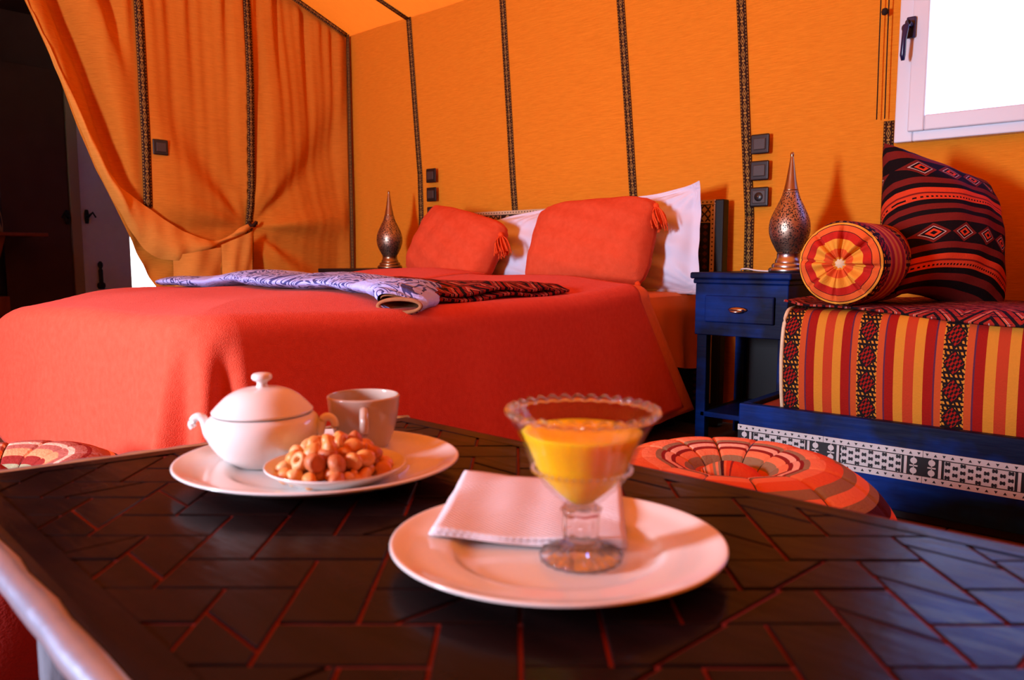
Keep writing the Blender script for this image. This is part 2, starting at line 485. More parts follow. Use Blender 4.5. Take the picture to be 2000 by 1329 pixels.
def boxv(x0, x1, y0, y1, z0, z1):
    V = [(x0, y0, z0), (x1, y0, z0), (x1, y1, z0), (x0, y1, z0), (x0, y0, z1), (x1, y0, z1), (x1, y1, z1), (x0, y1, z1)]
    F = [(0, 3, 2, 1), (4, 5, 6, 7), (0, 1, 5, 4), (1, 2, 6, 5), (2, 3, 7, 6), (3, 0, 4, 7)]
    return V, F
def prism(poly, z0, z1, bev=0.0, seg=1):
    """bevelled prism from a counter-clockwise polygon -> mesh"""
    bm = bmesh.new()
    lo = [bm.verts.new((p[0], p[1], z0)) for p in poly]; hi = [bm.verts.new((p[0], p[1], z1)) for p in poly]
    n = len(poly)
    top = bm.faces.new(hi); bm.faces.new(list(reversed(lo)))
    for i in range(n): bm.faces.new((lo[i], lo[(i + 1) % n], hi[(i + 1) % n], hi[i]))
    if bev: bmesh.ops.bevel(bm, geom=list(top.edges), offset=bev, segments=seg, profile=0.5, affect='EDGES')
    me = bpy.data.meshes.new('prism'); bm.to_mesh(me); bm.free()
    return me
def solidify(o, t, off=-1):
    md = o.modifiers.new('thickness', 'SOLIDIFY'); md.thickness = t; md.offset = off
def subsurf(o, n=1):
    md = o.modifiers.new('smooth', 'SUBSURF'); md.levels = n; md.render_levels = n
def hsh(*a):
    return (math.sin(sum((i + 1.7) * 12.9898 * v for i, v in enumerate(a))) * 43758.5453) % 1.0
def sstep(a, b, x):
    t = max(0.0, min(1.0, (x - a) / (b - a))); return t * t * (3 - 2 * t)
def lerp_table(tab, x):
    if x <= tab[0][0]: return tab[0][1]
    for (a, p), (b, q) in zip(tab, tab[1:]):
        if x <= b: return p + (q - p) * (x - a) / (b - a)
    return tab[-1][1]

# ------------------------------------------------------------------ the room
XL, XR, YB, YF = -6.3, 2.4, 3.15, -1.35
EAVE, SLOPE = 2.135, 0.35
RIDGE_Y = 0.9
XC = -4.10                                             # plane of the partition curtain
def roof_z(y): return EAVE + SLOPE * (YB - max(y, 2 * RIDGE_Y - y))

# floor: pale square tiles over a mortar bed
floor = structure(boxm('floor', XL, XR, YF, YB + 0.05, -0.06, -0.006, 'floor_joint'))
tile_me = None
T = 0.42
for ix in range(int((XR - XL) / T) + 1):
    for iy in range(int((YB - YF) / T) + 1):
        x = XL + ix * T; y = YF + iy * T
        if tile_me is None:
            tile_me = prism([(0.003, 0.003), (T - 0.003, 0.003), (T - 0.003, T - 0.003), (0.003, T - 0.003)], -0.006, 0.0, 0.0015)
            tile_me.materials.append(M['floor_tile'])
        if x + T > XR or y + T > YB + 0.05: continue
        o = bpy.data.objects.new('floor_tile', tile_me); COL.objects.link(o); o.parent = floor; o.location = (x, y, 0)

# back wall of stretched cloth with the opening of the window
WX0, WX1, WZ0, WZ1 = -0.82, 0.62, 1.15, 2.02
def wall_off(x, z):
    o = 0.012 * math.sin(x * 2.1 + 0.4) + 0.006 * math.sin(x * 5.3 + z * 1.3)
    o += 0.006 * math.sin(z * 4.0 + x * 1.5) * (1 - sstep(0.9, 1.5, z))
    o += 0.010 * math.exp(-((x + 1.43) / 0.05) ** 2) * (1 - sstep(1.2, 1.7, z))
    return o * sstep(0.0, 0.12, min(abs(x - WX0), abs(x - WX1)) if WZ0 - .1 < z < WZ1 + .1 else 1.0)
xs = sorted(set([XC - 0.05, WX0, WX1, XR] + [round(XC - 0.05 + 0.06 * i, 4) for i in range(109) if abs(XC - 0.05 + 0.06 * i - WX0) > 0.02 and abs(XC - 0.05 + 0.06 * i - WX1) > 0.02]))
zs = sorted(set([0.0, WZ0, WZ1, EAVE] + [0.08 * i for i in range(1, 27) if abs(0.08 * i - WZ0) > 0.02 and abs(0.08 * i - WZ1) > 0.02 and 0.08 * i < EAVE - 0.02]))
V = []; F = []
for z in zs:
    for x in xs: V.append((x, YB - wall_off(x, z), z))
W = len(xs)
for j in range(len(zs) - 1):
    for i in range(W - 1):
        cx = (xs[i] + xs[i + 1]) / 2; cz = (zs[j] + zs[j + 1]) / 2
        if WX0 < cx < WX1 and WZ0 < cz < WZ1: continue
        F.append((j * W + i, j * W + i + 1, (j + 1) * W + i + 1, (j + 1) * W + i))
wall_back = structure(mk('wall_back', V, F, 'tent_wall'))
# opaque masonry behind the cloth
V, F, _ = join(boxv(XL, WX0 - .0, YB + 0.05, YB + 0.22, 0, EAVE), boxv(WX1, XR, YB + 0.05, YB + 0.22, 0, EAVE), boxv(WX0, WX1, YB + 0.05, YB + 0.22, 0, WZ0), boxv(WX0, WX1, YB + 0.05, YB + 0.22, WZ1, EAVE))
structure(mk('wall_back_masonry', V, F, 'hall_plaster', smooth=False))
def strip(name, pts, width, side, mat, parent, off=0.004):
    """flat woven strip through pts (with the surface normal given by 'off' vector), uv along its length"""
    V = []; F = []; UV = []; L = 0.0
    side = Vector(side)
    for k, p in enumerate(pts):
        p = Vector(p)
        if k: L += (p - Vector(pts[k - 1])).length
        for s in (0, 1):
            V.append(p + side * (width * (s - 0.5))); UV.append((s, L / (width * 1.35)))
    for k in range(len(pts) - 1): F.append((2 * k, 2 * k + 1, 2 * k + 3, 2 * k + 2))
    o = mk(name, V, F, mat, parent, None, UV); solidify(o, 0.0015, 0); return o
def wall_braid(x0, z0, x1, z1, w, n=26):
    pts = []
    for k in range(n + 1):
        t = k / n; x = x0 + (x1 - x0) * t; z = z0 + (z1 - z0) * t
        pts.append((x, YB - wall_off(x, z) - 0.004, z))
    return strip('woven_braid', pts, w, (1, 0, 0), 'braid', wall_back)
# slightly slanting braids measured along the wall
wall_braid(-3.425, 0.0, -3.432, 1.22, 0.040); wall_braid(-3.432, 1.22, -3.521, EAVE, 0.040)
wall_braid(-2.61, 0.0, -2.772, EAVE, 0.040)
wall_braid(-1.85, 0.0, -2.066, EAVE, 0.040)
wall_braid(-1.383, 0.0, -1.383, 0.9, 0.040); wall_braid(-1.383, 0.9, -1.478, EAVE, 0.040)
wall_braid(-0.838, 0.0, -0.852, 1.235, 0.036)
o = strip('woven_braid', [(XC + 0.022, YB - 0.012, z * EAVE / 20) for z in range(21)], 0.030, (1, 0, 0), 'braid', wall_back)

# tent roof
def roof_part(name, y0, y1, x0=XC - 0.1, x1=XR):
    def f(a, b):
        x = x0 + (x1 - x0) * a; y = y0 + (y1 - y0) * b
        return ((x, y, roof_z(y) + 0.01 * math.sin(x * 3) * math.sin(PI * b)),)
    V, F, UV = grid(40, 16, f); return mk(name, V, F, 'tent_roof', None, None, UV)
ceiling = structure(roof_part('ceiling', YB + 0.02, RIDGE_Y))
structure(roof_part('ceiling_front_slope', RIDGE_Y, YF - 0.02))
for x in (-3.521, -2.772, -2.066, -1.478, -0.9):
    strip('woven_braid', [(x - 0.25 * t, YB - 1.85 * t, roof_z(YB - 1.85 * t) - 0.012) for t in [k / 12 for k in range(13)]], 0.040, (1, 0, 0), 'braid', ceiling)

# front wall (beside the camera) with its window opening
FX0, FX1, FZ0, FZ1 = -1.94, -1.26, 0.58, 1.72
H2 = EAVE + 0.02
V, F, _ = join(boxv(XL, FX0, YF - 0.15, YF, 0, H2), boxv(FX1, XR, YF - 0.15, YF, 0, H2), boxv(FX0, FX1, YF - 0.15, YF, 0, FZ0), boxv(FX0, FX1, YF - 0.15, YF, FZ1, H2))
structure(mk('wall_front', V, F, 'tent_wall', smooth=False))
structure(boxm('wall_right', XR, XR + 0.15, YF - 0.15, YB + 0.22, 0, 3.0, 'tent_wall'))
# hall beyond the partition: opaque walls, low ceiling, an outer doorway
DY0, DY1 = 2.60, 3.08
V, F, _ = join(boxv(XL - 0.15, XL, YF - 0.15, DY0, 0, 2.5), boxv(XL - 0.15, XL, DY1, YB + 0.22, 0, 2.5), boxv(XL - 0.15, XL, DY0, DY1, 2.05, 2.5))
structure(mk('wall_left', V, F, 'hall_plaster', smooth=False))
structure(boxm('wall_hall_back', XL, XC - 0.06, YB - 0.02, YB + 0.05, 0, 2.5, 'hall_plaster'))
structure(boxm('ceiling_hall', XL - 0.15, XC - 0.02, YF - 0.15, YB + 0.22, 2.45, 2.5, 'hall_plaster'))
# gable above the hall ceiling, at the partition
structure(mk('wall_gable', [(XC - 0.06, YF, 2.1), (XC - 0.06, YB, 2.1), (XC - 0.06, RIDGE_Y, 2.91)], [(0, 1, 2)], 'tent_curtain', smooth=False))
# unseen cloth added near the passage to block window light from the hall
def f(a, b):
    y = YF + (1.06 - YF) * a; z = 2.3 * b
    return ((XC + 0.02 * math.sin(y * 22) - 0.03, y, z),)
V, F, UV = grid(90, 8, f); structure(mk('partition_light_block', V, F, 'tent_curtain', None, None, UV))

# window above the daybed
def window(name, x0, x1, z0, z1, y, depth, label_pane='window_glass', handle=True, fw=0.062, sw=0.055, inward=-1):
    w = structure(empty(name, ((x0 + x1) / 2, y, z0), None, None))
    del_loc = Vector(w.location)
    def part(nm, a, b, c, d, e, f_, mat, bev=0.004):
        return boxm(nm, a - del_loc.x, b - del_loc.x, c - del_loc.y, d - del_loc.y, e - del_loc.z, f_ - del_loc.z, mat, w, bev)
    y0 = y; y1 = y + depth
    for (a, b, e, f_) in ((x0, x0 + fw, z0, z1), (x1 - fw, x1, z0, z1), (x0 + fw, x1 - fw, z0, z0 + fw * 0.6), (x0 + fw, x1 - fw, z1 - fw * .6, z1)):
        part('window_frame', a, b, y0, y1, e, f_, 'white_frame')
    a0, a1, b0, b1 = x0 + fw * 0.75, x1 - fw * 0.75, z0 + fw * 0.55, z1 - fw * 0.55
    for (a, b, e, f_) in ((a0, a0 + sw, b0, b1), (a1 - sw, a1, b0, b1), (a0 + sw, a1 - sw, b0, b0 + sw), (a0 + sw, a1 - sw, b1 - sw, b1)):
        part('sash', a, b, y0 - 0.014, y1 - 0.03, e, f_, 'white_frame', 0.005)
    part('pane', a0 + sw - 0.005, a1 - sw + 0.005, y0 + 0.028, y0 + 0.034, b0 + sw - 0.005, b1 - sw + 0.005, 'window_glass', 0)
    return w
win = window('window_1', WX0 - 0.005, WX1 + 0.005, WZ0 - 0.002, WZ1 + 0.002, YB - 0.03, 0.10)
hx, hz = -0.780, 1.545
wl = Vector(win.location)
hb = boxm('handle_plate', hx - 0.016 - wl.x, hx + 0.016 - wl.x, YB - 0.058 - wl.y, YB - 0.044 - wl.y, hz - 0.035 - wl.z, hz + 0.04 - wl.z, 'navy_enamel', win, 0.005)
V, F = tube([(hx, YB - 0.05, hz + 0.01), (hx - 0.002, YB - 0.09, hz + 0.012), (hx - 0.006, YB - 0.098, hz), (hx - 0.010, YB - 0.098, hz - 0.05), (hx - 0.012, YB - 0.095, hz - 0.10), (hx - 0.012, YB - 0.092, hz - 0.118)], [0.010, 0.010, 0.011, 0.009, 0.010, 0.006], 12)
hd = mk('handle_lever', [Vector(v) - wl for v in V], F, 'navy_enamel', win)
V, F, UV = lathe([(0, 0), (0.014, 0.0), (0.016, 0.006), (0.014, 0.014), (0, 0.016)], 20)
mk('handle_knob', [(v[0] + hx - 0.016 - wl.x, -v[2] + YB - 0.046 - wl.y, v[1] + hz + 0.004 - wl.z) for v in V], F, 'navy_enamel', win)
win2 = window('window_2', FX0, FX1, FZ0, FZ1, YF - 0.10, 0.06)

# ------------------------------------------------------------------ partition curtain, pulled back and tucked
EDGE = [(0.0, 2.02), (0.35, 1.97), (0.604, 1.86), (0.765, 1.778), (0.945, 1.685), (1.166, 1.575), (1.332, 1.513), (1.628, 1.417), (1.903, 1.306), (2.2, 1.20), (2.45, 1.10), (2.8, 0.95)]
TIE = (2.43, 0.905)
def curtain_top(y): return EAVE + SLOPE * (YB - y)
def curtain_x(y, z):
    ye = lerp_table(EDGE, z)
    q = y - ye
    left = 1 - sstep(1.60, 1.82, y)
    d = 0.0
    # long folds parallel to the drawn edge
    k = 0.62 + 0.38 * sstep(0.5, 1.9, z)
    d += left * sstep(0.5, 0.9, z) * (0.072 * math.sin(q / k * 24.0 + 0.6) + 0.012 * math.sin(q / k * 53 + z))
    # folds radiating from the tie
    th = math.atan2(z - TIE[1], y - TIE[0]); rr = math.hypot(z - TIE[1], y - TIE[0])
    mid = sstep(1.80, 2.05, y)
    ro = sstep(0.03, 0.25, rr) * (1 - sstep(0.75, 1.35, rr))
    if y > TIE[0]: d += mid * ro * (0.034 * math.sin(th * 6.0 + 0.8) + 0.008 * math.sin(th * 15))
    else: d += mid * ro * (0.024 * math.sin(th * 5.0 + 0.5) + 0.007 * math.sin(th * 13 + 1.0))
    # gathers under the top border
    t = curtain_top(y) - z
    g = math.exp(-t / 0.55)
    d += g * (0.016 * math.sin(y * 37) + 0.012 * math.sin(y * 61 + 1) + 0.008 * math.sin(y * 97 + z * 3)) * sstep(0.0, 0.08, t)
    d += 0.018 * math.sin(y * 9 + z * 2.3)
    # dips at the seams
    d -= 0.012 * math.exp(-((y - 1.84) / 0.05) ** 2) + 0.012 * math.exp(-((y - 2.44) / 0.05) ** 2)
    # pull towards the wall at the tie
    d -= 0.02 * math.exp(-(rr / 0.12) ** 2)
    # lower part hanging below the swag
    low = (1 - sstep(0.62, 0.9, z)) * (1 - sstep(2.30, 2.5, y))
    d += low * (0.028 * math.sin((y - ye) * 24 + z * 6.0) + 0.01 * math.sin(y * 50 - z * 20))
    fade = sstep(0.0, 0.10, YB - y)
    return XC + d * fade
curtain = empty('tent_curtain', (XC, 2.2, 0.0), 'orange brown tent curtain drawn back and tucked at its lower edge', 'curtain')
cl = Vector(curtain.location)
NU, NV = 150, 170
def f(a, b):
    # a along width (edge -> corner), b up
    z = 0.02 + b * (2.86 - 0.02)
    ye = lerp_table(EDGE, z)
    y = ye + (YB - 0.015 - ye) * a
    zt = curtain_top(y) - 0.005
    z = 0.02 + b * (zt - 0.02)
    ye = lerp_table(EDGE, z)
    y = ye + (YB - 0.015 - ye) * a
    z = min(z, curtain_top(y) - 0.004)
    return (Vector((curtain_x(y, z), y, z)) - cl, (y, z))
V, F, UV = grid(NU, NV, f)
mk('cloth', V, F, 'tent_curtain', curtain, None, UV)
# the edge turned over, sweeping to the tie (outer line, inner line) in y, z
outer = [(1.30, 1.93), (1.325, 1.85), (1.385, 1.70), (1.485, 1.42), (1.565, 1.19), (1.66, 0.985), (1.75, 0.83), (1.845, 0.735), (1.98, 0.715), (2.12, 0.755), (2.28, 0.83), (2.37, 0.868), (2.44, 0.905)]
inner = [(1.30, 1.93), (1.330, 1.85), (1.395, 1.70), (1.510, 1.42), (1.605, 1.20), (1.70, 1.08), (1.82, 0.99), (1.94, 0.905), (2.06, 0.85), (2.17, 0.822), (2.27, 0.845), (2.36, 0.905), (2.44, 0.935)]
outer = smooth_prof(outer, 6); inner = smooth_prof(inner, 6)
n = len(outer)
def f(a, b):
    k = int(round(a * (n - 1)))
    o_, i_ = outer[k], inner[k]
    y = o_[0] + (i_[0] - o_[0]) * b; z = o_[1] + (i_[1] - o_[1]) * b
    w = math.hypot(i_[0] - o_[0], i_[1] - o_[1])
    base = max(curtain_x(y, z), XC - 0.01)
    bulge = 0.014 + 0.55 * min(w, 0.12) * math.sin(PI * (0.15 + 0.70 * b)) + 0.004 * math.sin(a * 90 + b * 5)
    end = 1 - 0.6 * sstep(0.93, 1.0, a)
    return (Vector((base + bulge * end, y, z)) - cl, (y, z))
V, F, UV = grid(n - 1, 10, f)
mk('turned_edge', V, F, 'curtain_lining', curtain, None, UV)
tag(curtain.children[-1], 'paler underside of the cloth folded over in a swag')
# loose lower swag pleats beneath the turned edge
def pleat(y0, y1, zt0, zt1, seed):
    def f(a, b):
        y = y0 + (y1 - y0) * a + 0.05 * (1 - b) * (0.5 - a)
        zt = zt0 + (zt1 - zt0) * a
        z = 0.25 + (zt - 0.25) * b
        x = XC + 0.062 + 0.03 * math.sin(PI * a) + 0.008 * math.sin(a * 7 + b * 5 + seed) + 0.004 * math.sin(a * 13 - b * 11)
        return (Vector((x, y, z)) - cl, (y, z))
    V, F, UV = grid(26, 20, f); return mk('lower_pleat', V, F, 'curtain_lining', curtain, None, UV)
pleat(1.93, 2.22, 0.74, 0.79, 1.0); pleat(2.20, 2.40, 0.80, 0.885, 3.0)
# braids of the curtain
def cbraid(y, z0, z1, w, n=60):
    return strip('woven_braid', [Vector((max(curtain_x(y + s_ * w / 2, z0 + (z1 - z0) * k / n) for s_ in (-1, -0.5, 0, 0.5, 1)) + 0.004, y, z0 + (z1 - z0) * k / n)) - cl for k in range(n + 1)], w, (0, 1, 0), 'braid', curtain)
cbraid(1.84, 0.99, curtain_top(1.84) - 0.01, 0.046)
cbraid(2.44, 0.03, curtain_top(2.44) - 0.01, 0.044)
strip('woven_braid', [Vector((XC + 0.026, y, curtain_top(y) - 0.012)) - cl for y in [YB - 0.02 - 2.0 * k / 30 for k in range(31)]], 0.038, (0, 0.33, 0.944), 'braid', curtain)
# tie knot
V, F = tube([Vector((XC + 0.012 + 0.018 * math.sin(a), 2.435 + 0.022 * math.cos(a), 0.925 + 0.012 * math.sin(2 * a))) - cl for a in [k * 0.5 for k in range(13)]], 0.008, 8)
mk('tie_knot', V, F, 'braid', curtain)

# ------------------------------------------------------------------ hall: mantel shelf, drape, door, twig
mt = empty('mantel_shelf', (-5.75, 1.4, 0), 'reddish wooden mantel unit with arched niche in the dark hall', 'shelf unit')
boxm('top_board', -0.30, 0.12, -1.2, 0.47, 0.868, 0.892, 'brown_wood', mt, 0.006)
# body with an arched niche (front faces +x)
def arch_body(y0, y1, z0, z1, ny0, ny1, nz0, nz1, x0, x1):
    pts = [(ny0, nz0), (ny1, nz0)]
    c = (ny0 + ny1) / 2; rr = (ny1 - ny0) / 2
    arc = [(c + rr * math.cos(PI * k / 16), nz1 - rr * 0.45 + rr * 0.45 * math.sin(PI * k / 16)) for k in range(17)]
    V = []; F = []
    ring = [(y1, z0), (y1, z1), (c, z1), (y0, z1), (y0, z0)]
    # front face built as strips between arc and outer rectangle
    top = [(y1 + (y0 - y1) * k / 16, z1) for k in range(17)]
    for x in (x0, x1):
        for p in arc: V.append((x, p[0], p[1]))
        for p in top: V.append((x, p[0], p[1]))
    n = 17
    for k in range(16):
        F.append((2 * n + k, 2 * n + k + 1, 3 * n + k + 1, 3 * n + k))      # front above arch (x1)
        F.append((k, k + 1, 2 * n + k + 1, 2 * n + k))                       # intrados
    out = (V, F)
    piers = join(out, boxv(x0, x1, ny1, y1, z0, arc[0][1]), boxv(x0, x1, y0, ny0, z0, arc[0][1]))
    return piers
P_ = arch_body(-1.15, 0.24, 0.36, 0.868, -0.75, 0.13, 0.36, 0.68, -0.26, 0.06)
mk('body', P_[0], P_[1], 'brown_wood', mt, smooth=False)
boxm('niche_back', -0.28, -0.25, -1.15, 0.24, 0.02, 0.868, 'hall_plaster', mt)
boxm('lower_board', -0.28, 0.10, -1.2, 0.28, 0.335, 0.36, 'brown_wood', mt, 0.004)
boxm('plinth', -0.26, 0.04, -1.15, 0.22, 0.0, 0.335, 'brown_wood', mt, 0.004)
tw = empty('dry_twigs', (-5.72, 1.62, 0.892), 'thin dry twigs standing on the wooden mantel shelf', 'twigs')
for k in range(4):
    pts = [Vector((0, 0, 0)) + Vector((0.02 * k * t, (-0.10 - 0.03 * k + (0.16 if k == 3 else 0)) * t * t + 0.004 * k, (0.34 - 0.06 * k) * t)) for t in [i / 8 for i in range(9)]]
    V, F = tube(pts, [0.004 * (1 - 0.7 * i / 8) for i in range(9)], 6); mk('twig', V, F, 'twig', tw)
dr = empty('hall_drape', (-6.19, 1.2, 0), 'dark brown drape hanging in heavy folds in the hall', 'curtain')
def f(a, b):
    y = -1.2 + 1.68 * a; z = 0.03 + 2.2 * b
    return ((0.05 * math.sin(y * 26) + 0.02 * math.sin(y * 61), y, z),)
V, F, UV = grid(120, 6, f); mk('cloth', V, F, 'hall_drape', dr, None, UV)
V, F = tube([(0.0, -1.25, 2.25), (0, 0.52, 2.25)], 0.014, 10); mk('rod', V, F, 'black_iron', dr)
d1 = structure(empty('door_1', (-6.10, 2.24, 0), None, None))
boxm('door_leaf', -0.02, 0.02, 0.0, 0.34, 0.02, 2.05, 'door_paint', d1, 0.004)
boxm('door_leaf', -0.018, 0.018, -0.50, -0.075, 0.02, 2.05, 'hall_plaster', d1, 0.004)
boxm('meeting_stile', -0.03, 0.035, -0.07, -0.002, 0.02, 2.05, 'door_edge', d1, 0.006)
for (yy, zz, s) in ((-0.095, 1.02, -1), (0.035, 1.03, 1)):
    V, F = tube([(0.02, yy, zz), (0.06, yy, zz), (0.065, yy + 0.03 * s, zz + 0.03), (0.065, yy + 0.05 * s, zz - 0.005)], [0.012, 0.010, 0.009, 0.006], 8)
    h = mk('door_handle', V, F, 'black_iron', d1)
    V, F, UV = lathe([(0, -0.05), (0.012, -0.048), (0.017, -0.02), (0.017, 0.02), (0.012, 0.05), (0, 0.052)], 12)
    mk('escutcheon', [(v[0] * 0.4 + 0.03, v[1] + yy, v[2] + zz) for v in V], F, 'black_iron', d1)
V, F, UV = lathe([(0, -0.14), (0.022, -0.14), (0.030, -0.12), (0.028, -0.10), (0.016, -0.09), (0.016, 0.0), (0.010, 0.01), (0.018, 0.03), (0.018, 0.05), (0.008, 0.065), (0, 0.066)], 16)
mk('bolt', [(v[0] * 0.5 + 0.032, v[1] + 0.11, v[2] + 0.64) for v in V], F, 'black_iron', d1)

# ------------------------------------------------------------------ switches and sockets
def switch(loc, rz, label, socket=False, s=0.040):
    r = empty('wall_socket' if socket else 'light_switch', loc, label, 'socket' if socket else 'switch', rz, 'black switch plates')
    boxm('plate', -s, s, -0.010, 0, -s, s, 'switch_frame', r, 0.006, 3)
    if socket:
        boxm('insert', -s * 0.68, s * 0.70, -0.0125, -0.006, -s * 0.68, s * 0.68, 'switch_rocker', r, 0.003)
        V, F, UV = lathe([(0, 0), (0.0195, 0), (0.0195, 0.001), (0.016, 0.0045), (0, 0.0045)], 24)
        mk('well', [(v[0], -0.0127 + 0.004 - v[2] - 0.002, v[1]) for v in V], F, 'switch_frame', r)
        V, F = tube([(0, -0.012, 0.0), (0, -0.0205, 0.0)], 0.003, 8); mk('pin', V, F, 'pewter', r)
    else:
        boxm('rocker', -s * 0.62, s * 0.66, -0.016, -0.006, -s * 0.60, s * 0.56, 'switch_rocker', r, 0.003)
    return r
yb = YB - 0.024
switch((-1.338, yb, 1.194), 0, 'topmost black switch in the column of three beside the brass lamp on the blue nightstand')
switch((-1.336, yb, 1.086), 0, 'middle black switch in the column of three beside the brass lamp on the blue nightstand')
switch((-1.334, yb, 0.978), 0, 'lowest black socket in the column of three beside the brass lamp on the blue nightstand', True)
switch((-3.308, yb, 1.203), 0, 'topmost black switch of the three near the left end of the headboard')
switch((-3.306, yb, 1.095), 0, 'middle black switch of the three near the left end of the headboard')
switch((-3.303, yb, 0.984), 0, 'lowest black socket of the three near the left end of the headboard', True)
switch((XC + 0.028, 1.905, 1.303), R(90), 'single black switch plate on the tent curtain beside its woven braid')
# cord beside the window
cd = empty('blind_cord', (-0.86, YB - 0.03, 1.24), 'thin dark hanging cord with a small toggle left of the window', 'cord')
for dx in (0.0, -0.028):
    V, F = tube([(dx, 0, 0.0), (dx - 0.004, 0, 0.3), (dx - 0.008, 0, 0.8)], 0.0022, 6); mk('cord_line', V, F, 'cord', cd)
V, F, UV = lathe([(0, -0.014), (0.009, -0.01), (0.012, 0.0), (0.009, 0.01), (0, 0.014)], 14)
mk('toggle', [(v[0] - 0.016, v[1] - 0.006, v[2] + 0.385) for v in V], F, 'cord', cd)

# ------------------------------------------------------------------ bed
BX0, BX1, BY0, BY1 = -3.06, -1.53, 0.92, 3.02
bed = empty('bed', ((BX0 + BX1) / 2, 2.0, 0), 'double bed with dark inlaid headboard and orange fitted sheet', 'bed')
bl = Vector(bed.location)
def bpart(nm, x0, x1, y0, y1, z0, z1, mat, bev=0.006, seg=2):
    return boxm(nm, x0 - bl.x, x1 - bl.x, y0 - bl.y, y1 - bl.y, z0, z1, mat, bed, bev, seg)
bpart('base', BX0 + 0.03, BX1 - 0.03, BY0 + 0.04, BY1, 0.09, 0.30, 'dark_wood')
for (x, y) in ((BX0 + 0.08, BY0 + 0.1), (BX1 - 0.14, BY0 + 0.1), (BX0 + 0.08, BY1 - 0.12), (BX1 - 0.14, BY1 - 0.12)):
    bpart('leg', x, x + 0.06, y, y + 0.06, 0.0, 0.10, 'dark_wood')
# mattress in its sheet: rounded top edge, soft vertical wrinkles on the sides
def mattress_surf():
    n = 120
    V = []; F = []
    prof = [(0.02, 0.30), (0.0, 0.33), (0.0, 0.40), (0.0, 0.50), (0.004, 0.545), (0.018, 0.57), (0.045, 0.582), (0.12, 0.585)]
    per = []
    cx, cy, hx_, hy_, rc = (BX0 + BX1) / 2, (BY0 + BY1) / 2, (BX1 - BX0) / 2, (BY1 - BY0) / 2, 0.06
    for k in range(n):
        th = 2 * PI * k / n + 0.0131
        c, s = math.cos(th), math.sin(th)
        e = 0.10 if not (c < 0 and s < 0) else 0.24
        px = hx_ * math.copysign(abs(c) ** e, c); py = hy_ * math.copysign(abs(s) ** e, s)
        per.append((px, py))
    for (ins, z) in prof:
        for k, (px, py) in enumerate(per):
            L = math.hypot(px, py); wr = 0.006 * math.sin(k * 1.9) * (1 if z < 0.54 else 0.2)
            fx = (hx_ - ins + wr) / hx_; fy = (hy_ - ins + wr) / hy_
            V.append((cx + px * fx - bl.x, cy + py * fy - bl.y, z))
    for j in range(len(prof) - 1):
        for k in range(n): F.append((j * n + k, j * n + (k + 1) % n, (j + 1) * n + (k + 1) % n, (j + 1) * n + k))
    F.append(tuple((len(prof) - 1) * n + k for k in range(n))); F.append(tuple(reversed(range(n))))
    return V, F
V, F = mattress_surf(); mk('mattress', V, F, 'orange_sheet', bed)
# hanging side of the sheet near the headboard
def f(a, b):
    y = 2.45 + 0.57 * a; z = 0.285 + (0.572 - 0.285) * b + 0.02 * (1 - b) * math.sin(a * 5)
    x = BX1 + 0.016 + (1 - b) * (0.010 + 0.014 * math.sin(a * 21 + b * 2)) - 0.018 * sstep(0.8, 1.0, b)
    y += -0.06 * (1 - b) * a
    return (Vector((x, y, z)) - bl,)
V, F, UV = grid(60, 14, f); mk('sheet_side', V, F, 'orange_sheet', bed, None, UV)
# white valance hanging below the blanket at the foot
def f(a, b):
    x = -2.98 + 1.42 * a; z = 0.015 + 0.30 * b
    return (Vector((x, BY0 + 0.012 + 0.006 * math.sin(x * 31), z)) - bl,)
V, F, UV = grid(80, 5, f); mk('valance', V, F, 'white_cotton', bed, None, UV)
# headboard
HX0, HX1, HY = -3.17, -1.455, 3.045
hb_ = bpart('headboard', HX0, HX1, HY, 3.10, 0.0, 0.972, 'ebony')
def hb_strip(nm, x0, x1, z0, z1, mat, vert=False, k=1.0, th=0.004):
    V = [(x0, HY - th, z0), (x1, HY - th, z0), (x1, HY - th, z1), (x0, HY - th, z1), (x0, HY, z0), (x1, HY, z0), (x1, HY, z1), (x0, HY, z1)]
    V = [(Vector(v) - bl) for v in V]
    if vert: L = (z1 - z0) / (x1 - x0) * k; uv = [(0, 0), (0, 1), (L, 1), (L, 0)]
    else: L = (x1 - x0) / (z1 - z0) * k; uv = [(0, 0), (L, 0), (L, 1), (0, 1)]
    o = mk(nm, V, [(0, 1, 2, 3), (4, 7, 6, 5), (0, 4, 5, 1), (1, 5, 6, 2), (2, 6, 7, 3), (3, 7, 4, 0)], mat, bed, None, uv + uv, False)
    return o
hb_strip('bone_strip', HX0 + 0.055, HX1 - 0.035, 0.952, 0.971, 'bone_dotted')
hb_strip('inlay_band', HX0 + 0.055, HX1 - 0.055, 0.875, 0.948, 'inlay_pattern')
hb_strip('bone_strip', HX1 - 0.055, HX1 - 0.036, 0.10, 0.950, 'bone_dotted', True)
hb_strip('inlay_band', HX1 - 0.125, HX1 - 0.062, 0.10, 0.870, 'inlay_pattern_red', True)
hb_strip('bone_strip', HX0 + 0.036, HX0 + 0.055, 0.10, 0.971, 'bone_dotted', True)
hb_strip('inlay_band', HX0 + 0.004, HX0 + 0.034, 0.80, 0.965, 'inlay_pattern', True)
hb_strip('inner_panel', HX0 + 0.16, HX1 - 0.135, 0.3, 0.868, 'dark_wood')

